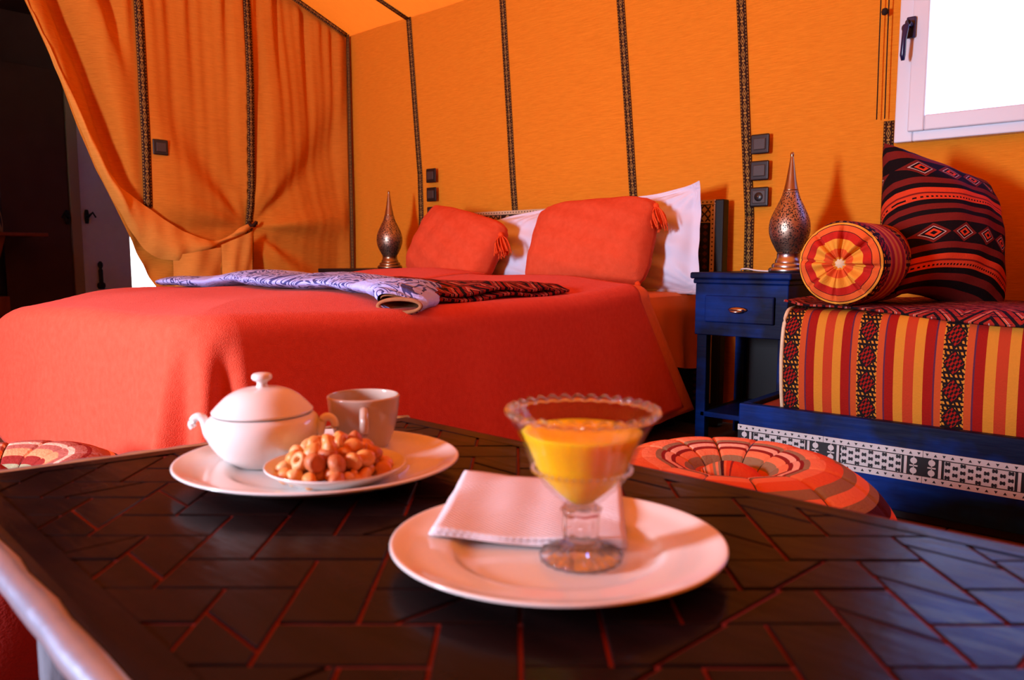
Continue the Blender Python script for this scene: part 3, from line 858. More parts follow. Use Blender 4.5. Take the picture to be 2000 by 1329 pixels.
# draped blankets
def top_z(x, y):
    z = 0.612
    z += 0.040 * sstep(1.9, 2.5, y) * (1 - sstep(-1.85, -1.5, x) * 0.35)
    z += 0.022 * math.exp(-((x + 2.65) / 0.35) ** 2 - ((y - 2.35) / 0.25) ** 2)
    z += 0.006 * math.sin(x * 4 + 1) * math.sin(y * 3.2) + 0.003 * math.sin(x * 11 + y * 7)
    z -= 0.42 * math.exp(-((x + 3.25) / 0.42) ** 2 - ((y - 0.64) / 0.28) ** 2)
    return z
def drape(name, x0, x1, y0, yh_r, yh_l, drop, off, mat, label, cat, shear=0.62, thick=0.010):
    """cloth over the bed, open at the head: rows follow the U-shaped outline, columns run centre -> hem"""
    rc = 0.10
    path = []                                       # (px, py, nx, ny, s)
    def seg(p, q, nrm, n):
        for k in range(n): t = k / n; path.append((p[0] + (q[0] - p[0]) * t, p[1] + (q[1] - p[1]) * t, nrm[0], nrm[1]))
    def arc(c, a0, a1, n, r):
        for k in range(n):
            a = a0 + (a1 - a0) * k / n; path.append((c[0] + r * math.cos(a), c[1] + r * math.sin(a), math.cos(a), math.sin(a)))
    rl = 0.34
    seg((x1, yh_r), (x1, y0 + rc), (1, 0), 90)
    arc((x1 - rc, y0 + rc), 0, -PI / 2, 40, rc)
    seg((x1 - rc, y0), (x0 + rl, y0), (0, -1), 70)
    arc((x0 + rl, y0 + rl), -PI / 2, -PI, 36, rl)
    seg((x0, y0 + rl), (x0, yh_l), (-1, 0), 60)
    path.append((x0, yh_l, -1, 0))
    cxm = (x0 + x1) / 2
    rb = 0.055                                      # bend radius at the edge
    NI, NS = 16, 34
    V = []; UV = []
    N = len(path)
    for k, (px, py, nx, ny) in enumerate(path):
        ax = cxm; ay = max(y0 + 0.75, min(py, 9)) if py > y0 + 0.75 else y0 + 0.75
        head_r = 1 - sstep(0.0, 0.9, yh_r - py) if nx > 0.9 else 0.0
        # corner folds at the foot, right-hand side
        dx = px - x1; dy = py - y0
        corner = math.exp(-((px - x1) ** 2 + (py - y0) ** 2) / 0.11 ** 2)
        ang = math.atan2(ny, nx)
        cornerL = math.exp(-((px - x0) ** 2 + (py - y0) ** 2) / 0.30 ** 2)
        bx, by = px - nx * rb, py - ny * rb
        for c in range(NI):
            t = c / NI
            x = ax + (bx - ax) * t; y = ay + (by - ay) * t
            y = min(y, yh_r + (yh_l - yh_r) * (x1 - x) / (x1 - x0))
            e = sstep(0.0, 0.30, min(x1 - x, x - x0, y - y0 + 0.02))
            V.append((x, y, top_z(x, y) + off - 0.020 * (1 - e))); UV.append((x, y))
        zt = top_z(bx, by) + off - 0.020
        lb = rb * PI / 2
        hem = 0.10 + (0.115 * (1 - sstep(-2.75, -2.0, px)) if ny < -0.3 or nx < -0.3 else 0.0)
        D = min(drop, zt - rb - hem)
        for c in range(NS + 1):
            L = (lb + D) * c / NS
            if L < lb:
                a = L / rb; ou = rb * math.sin(a); dn = rb * (1 - math.cos(a))
            else: ou = rb; dn = rb + (L - lb)
            q = max(0.0, (L - lb) / D)
            fl_ = 0.035 * q + 0.10 * cornerL * q ** 0.8
            s = k * 0.018
            rip = q * (0.010 * math.sin(s * 9.0) + 0.006 * math.sin(s * 23.0 + 1))
            fold = q ** 0.8 * corner * (0.055 * math.sin(ang * 8.5 + 1.2) + 0.03)
            near = math.exp(-((px - x1) ** 2 + (py - y0) ** 2) / 0.35 ** 2)
            fold += q ** 1.2 * near * (1 - corner) * 0.022 * math.sin(s * 34.0)
            o_ = ou + fl_ + rip + fold + off
            sx = bx + nx * o_; sy = by + ny * o_ + shear * q * D * head_r
            sag = 0.0
            V.append((sx, sy, max(0.012, zt - dn - sag * 0.5))); UV.append((k * 0.02, L))
    Wd = NI + NS + 1
    F = []
    for k in range(N - 1):
        for c in range(Wd - 1):
            F.append((k * Wd + c, (k + 1) * Wd + c, (k + 1) * Wd + c + 1, k * Wd + c + 1))
    org = Vector(((x0 + x1) / 2, (y0 + yh_r) / 2, 0.0))
    o = mk(name, [Vector(v) - org for v in V], F, mat, None, org, UV)
    solidify(o, thick, -1)
    return tag(o, label, cat)
drape('peach_blanket', -3.155, -1.485, 0.755, 2.52, 2.66, 0.455, -0.004, 'peach_blanket', 'pale peach under blanket showing beyond the red blanket beside the nightstand', 'blanket', 0.66, 0.006)
drape('red_blanket', -3.17, -1.465, 0.735, 2.40, 2.60, 0.43, 0.010, 'blanket_wool', 'red orange wool blanket draped over the bed and hanging at its foot', 'blanket')

# ------------------------------------------------------------------ pillows and cushions
def pillow(w, h, t, n=26, pinch=0.06, flange=0.0, seed=1.0, wr=0.004, power=0.42, ears=0.0, cround=0.0):
    """soft cushion in local x (width), z (height), y (thickness, front = -y); returns mesh data"""
    V = []; F = []; UV = []
    def pt(u, v, side):
        core_u = min(1.0, abs(u) / (1 - flange)) ; core_v = min(1.0, abs(v) / (1 - flange))
        th = ((1 - core_u ** 2.2) * (1 - core_v ** 2.2)); th = max(th, 0) ** power
        x = w / 2 * u * (1 - pinch * (1 - v * v)); z = h / 2 * v * (1 - pinch * (1 - u * u))
        cf = 1 - cround * (u * v) ** 4; x *= cf; z *= cf
        y = side * (t / 2 * th)
        cor = (abs(u) * abs(v)) ** 2
        y += wr * (math.sin(u * 9 + v * 5 + seed) * math.sin(v * 8 - u * 3 + seed * 2)) * (0.4 + th)
        rad = math.atan2(abs(v) - 1.0, abs(u) - 1.0)
        y += wr * 1.6 * math.sin(rad * 22 + seed) * math.exp(-((1 - abs(u)) ** 2 + (1 - abs(v)) ** 2) / 0.18) * (1 if th > 0.02 else 0.5) * side
        y += ears * cor * math.sin(seed + u * 2 + v)
        return (x, y, z)
    W = n + 1
    for side in (-1, 1):
        for j in range(W):
            for i in range(W):
                u = -1 + 2 * i / n; v = -1 + 2 * j / n
                u = math.sin(u * PI / 2) * 0.5 + u * 0.5; v = math.sin(v * PI / 2) * 0.5 + v * 0.5
                p = pt(u, v, side)
                if i in (0, n) or j in (0, n): p = ((p[0]), pt(u, v, 0)[1], p[2])
                V.append(p); UV.append(((u + 1) / 2, (v + 1) / 2))
    for j in range(n):
        for i in range(n):
            a = j * W + i
            F.append((a, a + 1, a + W + 1, a + W))
            b = W * W + a
            F.append((b, b + W, b + W + 1, b + 1))
    # close the rim
    rim = [i for i in range(n)] + [j * W + n for j in range(n)] + [n * W + i for i in range(n, 0, -1)] + [j * W for j in range(n, 0, -1)]
    for k in range(len(rim)):
        a, b = rim[k], rim[(k + 1) % len(rim)]
        F.append((b, a, a + W * W, b + W * W))
    return V, F, UV
def place(o, loc, yaw=0.0, lean=0.0, roll=0.0):
    """roll in the plane of the cushion, lean back, then yaw"""
    o.location = loc
    o.rotation_euler = (Matrix.Rotation(yaw, 3, 'Z') @ Matrix.Rotation(-lean, 3, 'X') @ Matrix.Rotation(roll, 3, 'Y')).to_euler()
    return o
def tassel_mesh(L=0.098, seed=0, n=40):
    V, F, UV = lathe([(0, 0.006), (0.009, 0.002), (0.013, -0.008), (0.011, -0.018), (0.009, -0.022), (0, -0.023)], 12)
    parts = [(V, F)]
    rnd = random.Random(seed)
    for k in range(n):
        a = 2 * PI * k / n * 2.4; r1 = 0.008 + 0.036 * rnd.random()
        ll = L * (0.82 + 0.25 * rnd.random())
        pts = [(0.007 * math.cos(a), 0.007 * math.sin(a), -0.015), (r1 * 0.85 * math.cos(a), r1 * 0.85 * math.sin(a), -0.015 - ll * 0.4), (r1 * math.cos(a + .3), r1 * math.sin(a + .3), -0.015 - ll)]
        parts.append(tube(smooth_prof(pts, 3), 0.0030, 5))
    return join(*parts)
def cushion(name, w, h, t, loc, yaw, lean, roll, mat, label, cat, tassels=(), seed=1.0, pinch=0.01, **k):
    r = empty(name, loc, label, cat)
    place(r, loc, yaw, lean, roll)
    V, F, UV = pillow(w, h, t, pinch=pinch, seed=seed, cround=0.11, wr=0.007, **k); b = mk('cover', V, F, mat, r, None, UV); subsurf(b, 1)
    inv = r.rotation_euler.to_matrix().inverted()
    for i, (u, v) in enumerate(tassels):
        V, F, UV = tassel_mesh(seed=i + int(seed * 10))
        tl = mk('tassel', V, F, 'tassel_yarn', r, (u * w / 2 * 0.95, -0.018, v * h / 2 * 0.93))
        # tassels hang straight down, whatever the cushion's lean
        d = inv @ Vector((0.35 * (1 if u > 0 else -1), -0.25, -1))
        tl.rotation_euler = Vector((0, 0, -1)).rotation_difference(d.normalized()).to_euler()
    return r
def white_pillow(w, h, t, loc, yaw, lean, roll, label, seed):
    V, F, UV = pillow(w, h, t, n=40, pinch=0.03, flange=0.11, seed=seed, wr=0.014, power=0.5, ears=0.07)
    o = mk('pillow', V, F, 'white_cotton', None, None, UV); subsurf(o, 1)
    place(o, loc, yaw, lean, roll)
    return tag(o, label, 'pillow', 'white bed pillows')
white_pillow(0.80, 0.45, 0.17, (-1.875, 2.925, 0.780), R(-4), R(14), R(-4), 'white pillow with a wide flange at the right end of the headboard', 1.3)
white_pillow(0.80, 0.40, 0.16, (-2.690, 2.935, 0.735), R(-3), R(18), R(-9), 'white pillow at the left half of the headboard, mostly behind the tilted red cushion', 4.1)
cushion('throw_cushion', 0.61, 0.41, 0.25, (-1.915, 2.735, 0.785), R(2), R(24), R(-2), 'cushion_wool', 'red orange wool cushion with tassels in front of the right white pillow', 'cushion', ((1, 0.82), (0.96, -1)), 1.0, n=26)
cushion('throw_cushion', 0.61, 0.40, 0.25, (-2.735, 2.735, 0.775), R(-3), R(24), R(13), 'cushion_wool', 'red orange wool cushion tilted to one side in front of the left white pillow', 'cushion', ((1, 0.72),), 2.2, n=26)

# ------------------------------------------------------------------ throws at the foot of the bed
def bed_top(x, y): return top_z(x, y) + 0.012
# lilac printed throw running across the bed, its folded end over the edge
th = empty('lilac_throw', (-2.4, 1.5, 0.62), 'lilac throw with dark swirl print laid across the bed, its rolled end folded', 'throw')
tl_ = Vector(th.location)
tpath = smooth_prof([(-3.12, 1.47), (-2.95, 1.46), (-2.6, 1.50), (-2.2, 1.47), (-1.9, 1.48), (-1.74, 1.46), (-1.62, 1.41), (-1.54, 1.35), (-1.495, 1.295)], 12)
tw_ = [(0, 0.04), (0.12, 0.11), (0.4, 0.15), (0.7, 0.13), (0.85, 0.085), (1.0, 0.060)]     # half width along the path
th_ = [(0, 0.004), (0.12, 0.018), (0.3, 0.027), (0.6, 0.023), (0.85, 0.026), (1.0, 0.022)] # half height
def throw_tube(name, mat, k0, shrink, wrink):
    n = len(tpath)
    def f(a, b):
        k = k0 + a * (n - 1 - k0); i = min(int(k), n - 2); t = k - i
        p = Vector(tpath[i]).lerp(Vector(tpath[i + 1]), t); d = (Vector(tpath[i + 1]) - Vector(tpath[i])).normalized(); nn = Vector((-d.y, d.x))
        g = k / (n - 1); w_ = lerp_table(tw_, g) * shrink; h_ = lerp_table(th_, g) * shrink
        q = 2 * PI * b; cr = wrink * (math.sin(g * 55 + q * 2) * 0.5 + math.sin(g * 120 + q * 3 + 1) * 0.35 + math.sin(g * 31 - q) * 0.6)
        o_ = math.cos(q) * (w_ + cr); u_ = math.sin(q) * (h_ + cr * 0.8)
        x = p.x + nn.x * o_; y = p.y + nn.y * o_
        base = top_z(min(x, -1.56), y) + 0.010 - 0.035 * sstep(-1.60, -1.47, x)
        return (Vector((x, y, base + lerp_table(th_, g) + u_)) - tl_, (g * 6, b))
    V, F, UV = grid(110 if k0 == 0 else 16, 40, f)
    return mk(name, V, F, mat, th, None, UV)
throw_tube('cloth', 'lilac_print', 0, 1.0, 0.0055)
throw_tube('open_end_lining', 'throw_lining', 70, 0.80, 0.0)
tag(th.children[-1], 'brown lining inside the open folded end')
# ribbed hem round the open end
n_ = len(tpath)
def f(a, b):
    k = n_ - 1; p = Vector(tpath[k]); d = (Vector(tpath[k]) - Vector(tpath[k - 1])).normalized(); nn = Vector((-d.y, d.x))
    q = 2 * PI * a; v_ = 2 * PI * b
    rr = 0.0055; w_ = 0.055 + rr * math.cos(v_); h_ = 0.0175 + rr * math.cos(v_)
    x = p.x + nn.x * math.cos(q) * w_ + d.x * rr * math.sin(v_); y = p.y + nn.y * math.cos(q) * w_ + d.y * rr * math.sin(v_)
    base = top_z(-1.56, p.y) + 0.010 - 0.035
    return (Vector((x, y, base + 0.022 + math.sin(q) * h_)) - tl_,)
V, F, UV = grid(48, 8, f); mk('hem', V, F, 'throw_lining', th, None, UV)
# dark kilim runner folded flat beside it
kr = empty('kilim_runner', (-1.85, 1.75, 0.62), 'dark red and black kilim folded flat on the near edge of the bed', 'throw')
kl = Vector(kr.location)
def kil(z_off, x0, x1, y0, y1, nm):
    def f(a, b):
        y = y0 + (y1 - y0) * a; x = x0 + (x1 - x0) * b
        taper = 1 - 0.85 * sstep(0.86, 1.0, a)
        z = bed_top(x, y) + z_off * taper + 0.004 + 0.006 * math.sin(a * 12 + b * 2)
        z -= 0.018 * sstep(0.9, 1.0, b)
        return (Vector((x, y, z)) - kl, (a * 2, b * 0.6))
    V, F, UV = grid(50, 24, f); o = mk(nm, V, F, 'kilim_flat', kr, None, UV); solidify(o, 0.008, 1); return o
kil(0.004, -2.10, -1.515, 1.46, 2.05, 'lower_layer'); kil(0.022, -2.08, -1.52, 1.43, 2.00, 'upper_layer')

# ------------------------------------------------------------------ nightstands and lamps
def nightstand(loc, w, d, h, paint, label, handle=True):
    r = empty('nightstand', loc, label, 'nightstand')
    hw = w / 2
    boxm('top', -hw - 0.015, hw + 0.015, -0.02, d, h - 0.024, h, paint, r, 0.006)
    boxm('moulding', -hw - 0.006, hw + 0.006, -0.010, d - 0.005, h - 0.042, h - 0.024, paint, r, 0.005)
    body = boxm('body', -hw, hw, 0.0, d - 0.01, h - 0.235, h - 0.042, paint, r, 0.003)
    df = boxm('drawer_front', -hw + 0.045, hw - 0.045, -0.014, 0.0, h - 0.185, h - 0.085, paint, r, 0.005)
    if handle:
        V, F, UV = lathe([(0, 0), (0.020, 0.0), (0.016, 0.006), (0, 0.008)], 20)
        mk('handle_plate', [(v[0] * 1.9, -0.014 - v[2], v[1] * 0.55 + h - 0.135) for v in V], F, 'brass', df)
        V, F = tube([(-0.026, -0.016, h - 0.135), (-0.018, -0.036, h - 0.140), (0, -0.042, h - 0.142), (0.018, -0.036, h - 0.140), (0.026, -0.016, h - 0.135)], 0.0045, 8)
        mk('pull', V, F, 'pewter', df)
    for sx in (-1, 1):
        for yy in (0.02, d - 0.06):
            boxm('leg', sx * (hw - 0.02) - 0.02, sx * (hw - 0.02) + 0.02, yy, yy + 0.04, 0, h - 0.235, paint, r, 0.004)
    boxm('shelf', -hw + 0.02, hw - 0.02, 0.02, d - 0.02, 0.12, 0.14, paint, r, 0.003)
    boxm('back_panel', -hw + 0.02, hw - 0.02, d - 0.03, d - 0.015, 0.02, h - 0.23, 'ebony', r, 0)
    return r
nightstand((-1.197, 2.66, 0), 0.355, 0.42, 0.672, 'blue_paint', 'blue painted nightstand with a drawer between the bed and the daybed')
nightstand((-3.50, 2.66, 0), 0.48, 0.42, 0.668, 'dark_wood', 'dark nightstand at the far side of the bed, under the smaller looking lamp', False)
def lamp(loc, label, metal, cable):
    r = empty('table_lamp', loc, label, 'lamp', 0, 'pierced metal lamps')
    base = [(0, 0), (0.066, 0), (0.069, 0.004), (0.069, 0.012), (0.064, 0.018), (0.058, 0.020), (0.058, 0.028), (0.053, 0.034), (0.047, 0.036), (0.046, 0.046), (0.042, 0.050), (0.040, 0.066), (0.042, 0.070), (0, 0.070)]
    V, F, UV = lathe(base, 48); o = mk('base', V, F, metal, r, None, UV)
    md = o.modifiers.new('edges', 'EDGE_SPLIT'); md.split_angle = R(40)
    body = smooth_prof([(0.038, 0.069), (0.050, 0.090), (0.066, 0.125), (0.072, 0.158), (0.067, 0.195), (0.050, 0.235), (0.034, 0.268), (0.026, 0.295)], 6)
    V, F, UV = lathe(body, 64); mk('pierced_body', V, F, 'pierced_brass', r, None, UV)
    neck = smooth_prof([(0.026, 0.295), (0.019, 0.328), (0.013, 0.365), (0.008, 0.400), (0.0055, 0.418)], 5) + [(0.0065, 0.421), (0.0065, 0.427), (0.004, 0.432), (0, 0.434)]
    V, F, UV = lathe(neck, 32); mk('spire', V, F, 'brass', r, None, UV)
    if cable:
        pts = [(-0.06, 0.0, 0.004), (-0.12, 0.01, 0.006), (-0.17, 0.03, 0.012), (-0.205, 0.06, 0.010), (-0.225, 0.10, 0.004)]
        V, F = tube(smooth_prof(pts, 6), 0.0028, 8); mk('cable', V, F, 'white_cable', r)
    return r
lamp((-1.078, 2.80, 0.672), 'pierced metal lamp with pointed spire on the blue nightstand', 'pewter', True)
lamp((-3.365, 2.85, 0.668), 'pierced brass lamp with pointed spire on the dark nightstand beyond the bed', 'brass', False)

# ------------------------------------------------------------------ daybed
DX0, DX1, DYF, DYB_, DZ = -1.005, 1.15, 2.25, 3.10, 0.274
db = empty('daybed', (0.07, 2.67, 0), 'blue painted daybed base with a band of bone inlay along its front', 'daybed')
dl = Vector(db.location)
def dpart(nm, x0, x1, y0, y1, z0, z1, mat, bev=0.004, parent=db):
    return boxm(nm, x0 - dl.x, x1 - dl.x, y0 - dl.y, y1 - dl.y, z0, z1, mat, parent, bev)
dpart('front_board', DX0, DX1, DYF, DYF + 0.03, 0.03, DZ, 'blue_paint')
dpart('end_board', DX0, DX0 + 0.03, DYF + 0.03, DYB_, 0.03, DZ, 'blue_paint')
dpart('end_board', DX1 - 0.03, DX1, DYF + 0.03, DYB_, 0.03, DZ, 'blue_paint')
dpart('back_board', DX0 + 0.03, DX1 - 0.03, DYB_ - 0.03, DYB_, 0.03, DZ, 'blue_paint')
dpart('deck', DX0 + 0.03, DX1 - 0.03, DYF + 0.03, DYB_ - 0.03, 0.225, 0.26, 'brown_wood')
dpart('plinth', DX0 + 0.02, DX1 - 0.02, DYF + 0.03, DYB_ - 0.02, 0.0, 0.03, 'ebony')
# bone inlay: rails, bars, discs and lattice panels, each let proud of the board
IZ0, IZ1 = 0.121, 0.209
yf = DYF - 0.0005; yb_ = DYF - 0.004
dpart('inlay_ground', DX0, DX1, DYF - 0.0012, DYF + 0.002, IZ0, IZ1, 'ebony', 0)
REP = 0.262                                            # length of one inlay section
x = DX0
sec = 0
def disc(cx, cz, r, n=14):
    V = [(cx + r * math.cos(2 * PI * k / n), yb_ + 0.0008, cz + r * math.sin(2 * PI * k / n)) for k in range(n)] + [(cx + r * math.cos(2 * PI * k / n), DYF, cz + r * math.sin(2 * PI * k / n)) for k in range(n)]
    F = [tuple(range(n))] + [(k, k + n, (k + 1) % n + n, (k + 1) % n) for k in range(n)]
    return V, F
def iloc(d): return [Vector(v) - dl for v in d[0]], d[1]
RAIL = 0.0175
x_edges = []
while x < DX1 - 0.02:
    x2 = min(x + REP, DX1 - 0.001)
    for (z0, z1) in ((IZ0, IZ0 + RAIL), (IZ1 - RAIL, IZ1)):
        rail = dpart('bone_rail', x + 0.0006, x2 - 0.0006, yb_, DYF, z0, z1, 'bone', 0)
        # black triangles let into the rail, pointing up and down by turns
        parts = []; nt_ = 13
        for k in range(nt_):
            tx = x + (k + 0.5) * (x2 - x) / nt_; zc = (z0 + z1) / 2; s = 0.0036 * (1 if k % 2 else -1)
            parts.append(([(tx - 0.0042, yb_ - 0.0006, zc - s), (tx + 0.0042, yb_ - 0.0006, zc - s), (tx, yb_ - 0.0006, zc + s)], [(0, 1, 2)]))
        J = join(*parts); mk('black_triangles', [Vector(v) - dl for v in J[0]], J[1], 'ebony', db, smooth=False)
    zc = (IZ0 + IZ1) / 2; half = (IZ1 - IZ0) / 2 - RAIL
    kind = sec % 3
    # discs at both ends
    ends = [x + 0.022, x2 - 0.022] + ([x + 0.058] if kind == 1 else [])
    for ex in ends:
        for sgn in (-1, 1):
            V, F = iloc(disc(ex, zc + sgn * half * 0.52, 0.0085)); mk('bone_disc', V, F, 'bone', db, smooth=False)
        dpart('bone_bar', ex - 0.010, ex + 0.010, yb_ + 0.001, DYF, zc - 0.0018, zc + 0.0018, 'bone', 0)
        dpart('bone_pin', ex - 0.0009, ex + 0.0009, yb_ + 0.001, DYF, zc - half, zc + half, 'bone', 0)
    for ex in (x + 0.042, x2 - 0.042):
        dpart('bone_post', ex - 0.0035, ex + 0.0035, yb_, DYF, zc - half + 0.002, zc + half - 0.002, 'bone', 0)
    # lattice panel with black crosses
    px0, px1 = x + 0.052, x2 - 0.052
    dpart('lattice_panel', px0, px1, yb_ + 0.0005, DYF, zc - half + 0.003, zc + half - 0.003, 'bone', 0)
    parts = []
    nx_, nz_ = 9, 5
    for i in range(nx_):
        for j in range(nz_):
            if (i + j) % 2: continue
            cx_ = px0 + 0.008 + (px1 - px0 - 0.016) * i / (nx_ - 1); cz_ = zc - half + 0.008 + (2 * half - 0.016) * j / (nz_ - 1)
            yy = yb_ - 0.0003
            for (a, b) in ((1, 1), (1, -1)):
                l = 0.0066; wd = 0.0026
                dxn, dzn = a * 0.85, b * 0.53
                nxn, nzn = -dzn, dxn
                parts.append(([(cx_ + dxn * l * s1 + nxn * wd * s2, yy - 0.0002 * b, cz_ + dzn * l * s1 + nzn * wd * s2) for (s1, s2) in ((-1, -1), (1, -1), (1, 1), (-1, 1))], [(0, 1, 2, 3)]))
    J = join(*parts); mk('black_crosses', [Vector(v) - dl for v in J[0]], J[1], 'ebony', db, smooth=False)
    x = x2; sec += 1

# striped seat cushion
MX0, MX1, MY0, MY1, MZ0, MZ1 = -0.885, 1.10, 2.303, 3.06, 0.262, 0.572
sm = empty('seat_cushion', ((MX0 + MX1) / 2, (MY0 + MY1) / 2, MZ0), 'thick red and yellow striped seat cushion on the daybed', 'cushion')
sl = Vector(sm.location)
PER = 0.217
prof = [(0.0, 0.0), (-0.012, 0.05), (-0.020, 0.12), (-0.022, 0.18), (-0.014, 0.25), (0.004, 0.29), (0.030, 0.306), (0.08, 0.31)]
prof = smooth_prof(prof, 3)
V = []; F = []; UV = []
nseg = 70
arcl = [0.0]
for a, b in zip(prof, prof[1:]): arcl.append(arcl[-1] + math.hypot(b[0] - a[0], b[1] - a[1]))
for k, (ins, z) in enumerate(prof):
    for i in range(nseg + 1):
        x = MX0 + (MX1 - MX0) * i / nseg
        V.append(Vector((x, MY0 + ins + 0.003 * math.sin(x * 17 + z * 6), MZ0 + z)) - sl); UV.append(((x + 0.672) / PER, arcl[k] / 0.075))
W = nseg + 1
for k in range(len(prof) - 1):
    for i in range(nseg): F.append((k * W + i, k * W + i + 1, (k + 1) * W + i + 1, (k + 1) * W + i))
front = (V, F, UV)
# top, back and end faces
topf = grid(40, 10, lambda a, b: (Vector((MX0 + (MX1 - MX0) * a, MY0 + 0.08 + (MY1 - MY0 - 0.08) * b, MZ0 + 0.31)) - sl, ((MX0 + (MX1 - MX0) * a + 0.672) / PER, 5 + b * 9)))
def endf(x, sgn):
    def f(a, b):
        k = b * (len(prof) - 1); ins, z = prof[int(round(k))]
        y = MY0 + ins + (MY1 - MY0 - ins) * a
        bul = 0.018 * math.sin(PI * z / 0.31) * math.sin(PI * min(1, a * 6) * 0.5)
        return (Vector((x - sgn * bul * (0 if a == 0 else 1), y, MZ0 + z)) - sl, (0.5 + 0.01 * a, a * 8))
    g_ = grid(14, len(prof) - 1, f)
    return (g_[0], [tuple(reversed(q)) for q in g_[1]], g_[2]) if sgn > 0 else g_
backf = grid(4, 4, lambda a, b: (Vector((MX0 + (MX1 - MX0) * a, MY1, MZ0 + 0.31 * b)) - sl, (a * 9, b)))
J = join(front, topf, backf, endf(MX0, 1), endf(MX1, -1))
mk('cover', J[0], J[1], 'stripe_mattress', sm, None, J[2])
# piping along the left edge
V, F = tube([Vector((MX0 - 0.002, MY0 + p[0] - 0.003, MZ0 + p[1])) - sl for p in prof], 0.006, 8)
mk('piping', V, F, 'button', sm); M['button']
# kilim spread on the seat cushion
kt = empty('kilim_throw', (0.1, 2.65, 0.572), 'red and black kilim spread over the seat of the daybed', 'throw')
kt_l = Vector(kt.location)
def f(a, b):
    x = -0.905 + 1.98 * a; y = 2.288 + 0.765 * b
    y += 0.05 * (1 - sstep(0, 0.2, b)) * (1 - sstep(-0.85, -0.35, x)) + 0.012 * math.sin(x * 9) * (1 - b)
    z = 0.5755 - 0.030 * (1 - sstep(0.0, 0.07, b)) * sstep(-0.8, -0.3, x) + 0.004 * math.sin(x * 13 + y * 5) * sstep(0.05, 0.15, b) + 0.004
    z += 0.012 * math.exp(-((x + 0.9) / 0.03) ** 2)
    return (Vector((x, y, z)) - kt_l, (a * 9, b * 1.3))
V, F, UV = grid(90, 26, f); o = mk('cloth', V, F, 'kilim_flat', kt, None, UV); solidify(o, 0.006, 1)
# bolster
BR = 0.123
bo = empty('bolster', (-0.735, 2.30, 0.585), 'round bolster with gathered red and yellow striped end on the daybed', 'cushion')
def f(a, b):
    th_ = 2 * PI * a; y = 0.0 + 0.40 * b
    r_ = BR * (1 - 0.05 * (1 - sstep(0, 0.05, b)) - 0.05 * sstep(0.95, 1, b)) + 0.002 * math.sin(th_ * 8) * (1 - sstep(0, .15, b))
    return ((r_ * math.cos(th_), y, BR + r_ * math.sin(th_)), (a * 8.0, 0.02 + y / PER))
V, F, UV = grid(64, 22, f); mk('side', V, F, 'bolster_side', bo, None, UV)
def end_face(y0, sgn):
    def f(a, b):
        th_ = 2 * PI * a; r_ = BR * 0.95 * b
        fold = 1 - math.exp(-(math.sin(th_ * 4 + 0.35) / 0.20) ** 2)                      # 8 pleats
        bul = sgn * (0.022 * math.sin(PI * min(1, b * 1.0)) ** 0.8) - sgn * 0.034 * (1 - fold) * math.sin(PI * b) ** 0.8 + sgn * 0.010 * math.sin(th_ * 8 + 1.2) * math.sin(PI * b) - sgn * 0.010 * (1 - sstep(0, .25, b))
        return ((r_ * math.cos(th_), y0 + bul, BR + r_ * math.sin(th_)), (a, b))
    V, F, UV = grid(128, 18, f)
    return mk('gathered_end', V, F, 'bolster_end', bo, None, UV)
end_face(0.0, -1); end_face(0.40, 1)
V, F, UV = lathe([(0, 0), (0.014, 0.0), (0.016, 0.004), (0.013, 0.009), (0, 0.012)], 20)
mk('button', [(v[0], -v[2] + 0.006, v[1] + BR) for v in V], F, 'button', bo)
# kilim cushion leaning on the wall
def kcushion(loc, yaw, lean, roll, w, h, t, mat, label, seed):
    r = empty('kilim_cushion', loc, label, 'cushion'); place(r, loc, yaw, lean, roll)
    V, F, UV = pillow(w, h, t, n=30, pinch=0.16, seed=seed, wr=0.004, power=0.5)
    o = mk('cover', V, F, mat, r, None, UV); subsurf(o, 1)
    return r
kcushion((-0.580, 2.800, 0.802), R(66), R(20), R(14), 0.46, 0.53, 0.30, 'kilim_cushion', 'large kilim cushion with red and black stripes leaning beneath the window', 3.3)
kcushion((-0.13, 2.92, 0.735), R(10), R(16), R(-6), 0.44, 0.36, 0.20, 'kilim_dark', 'dark kilim cushion at the right edge of the picture on the daybed', 5.0)

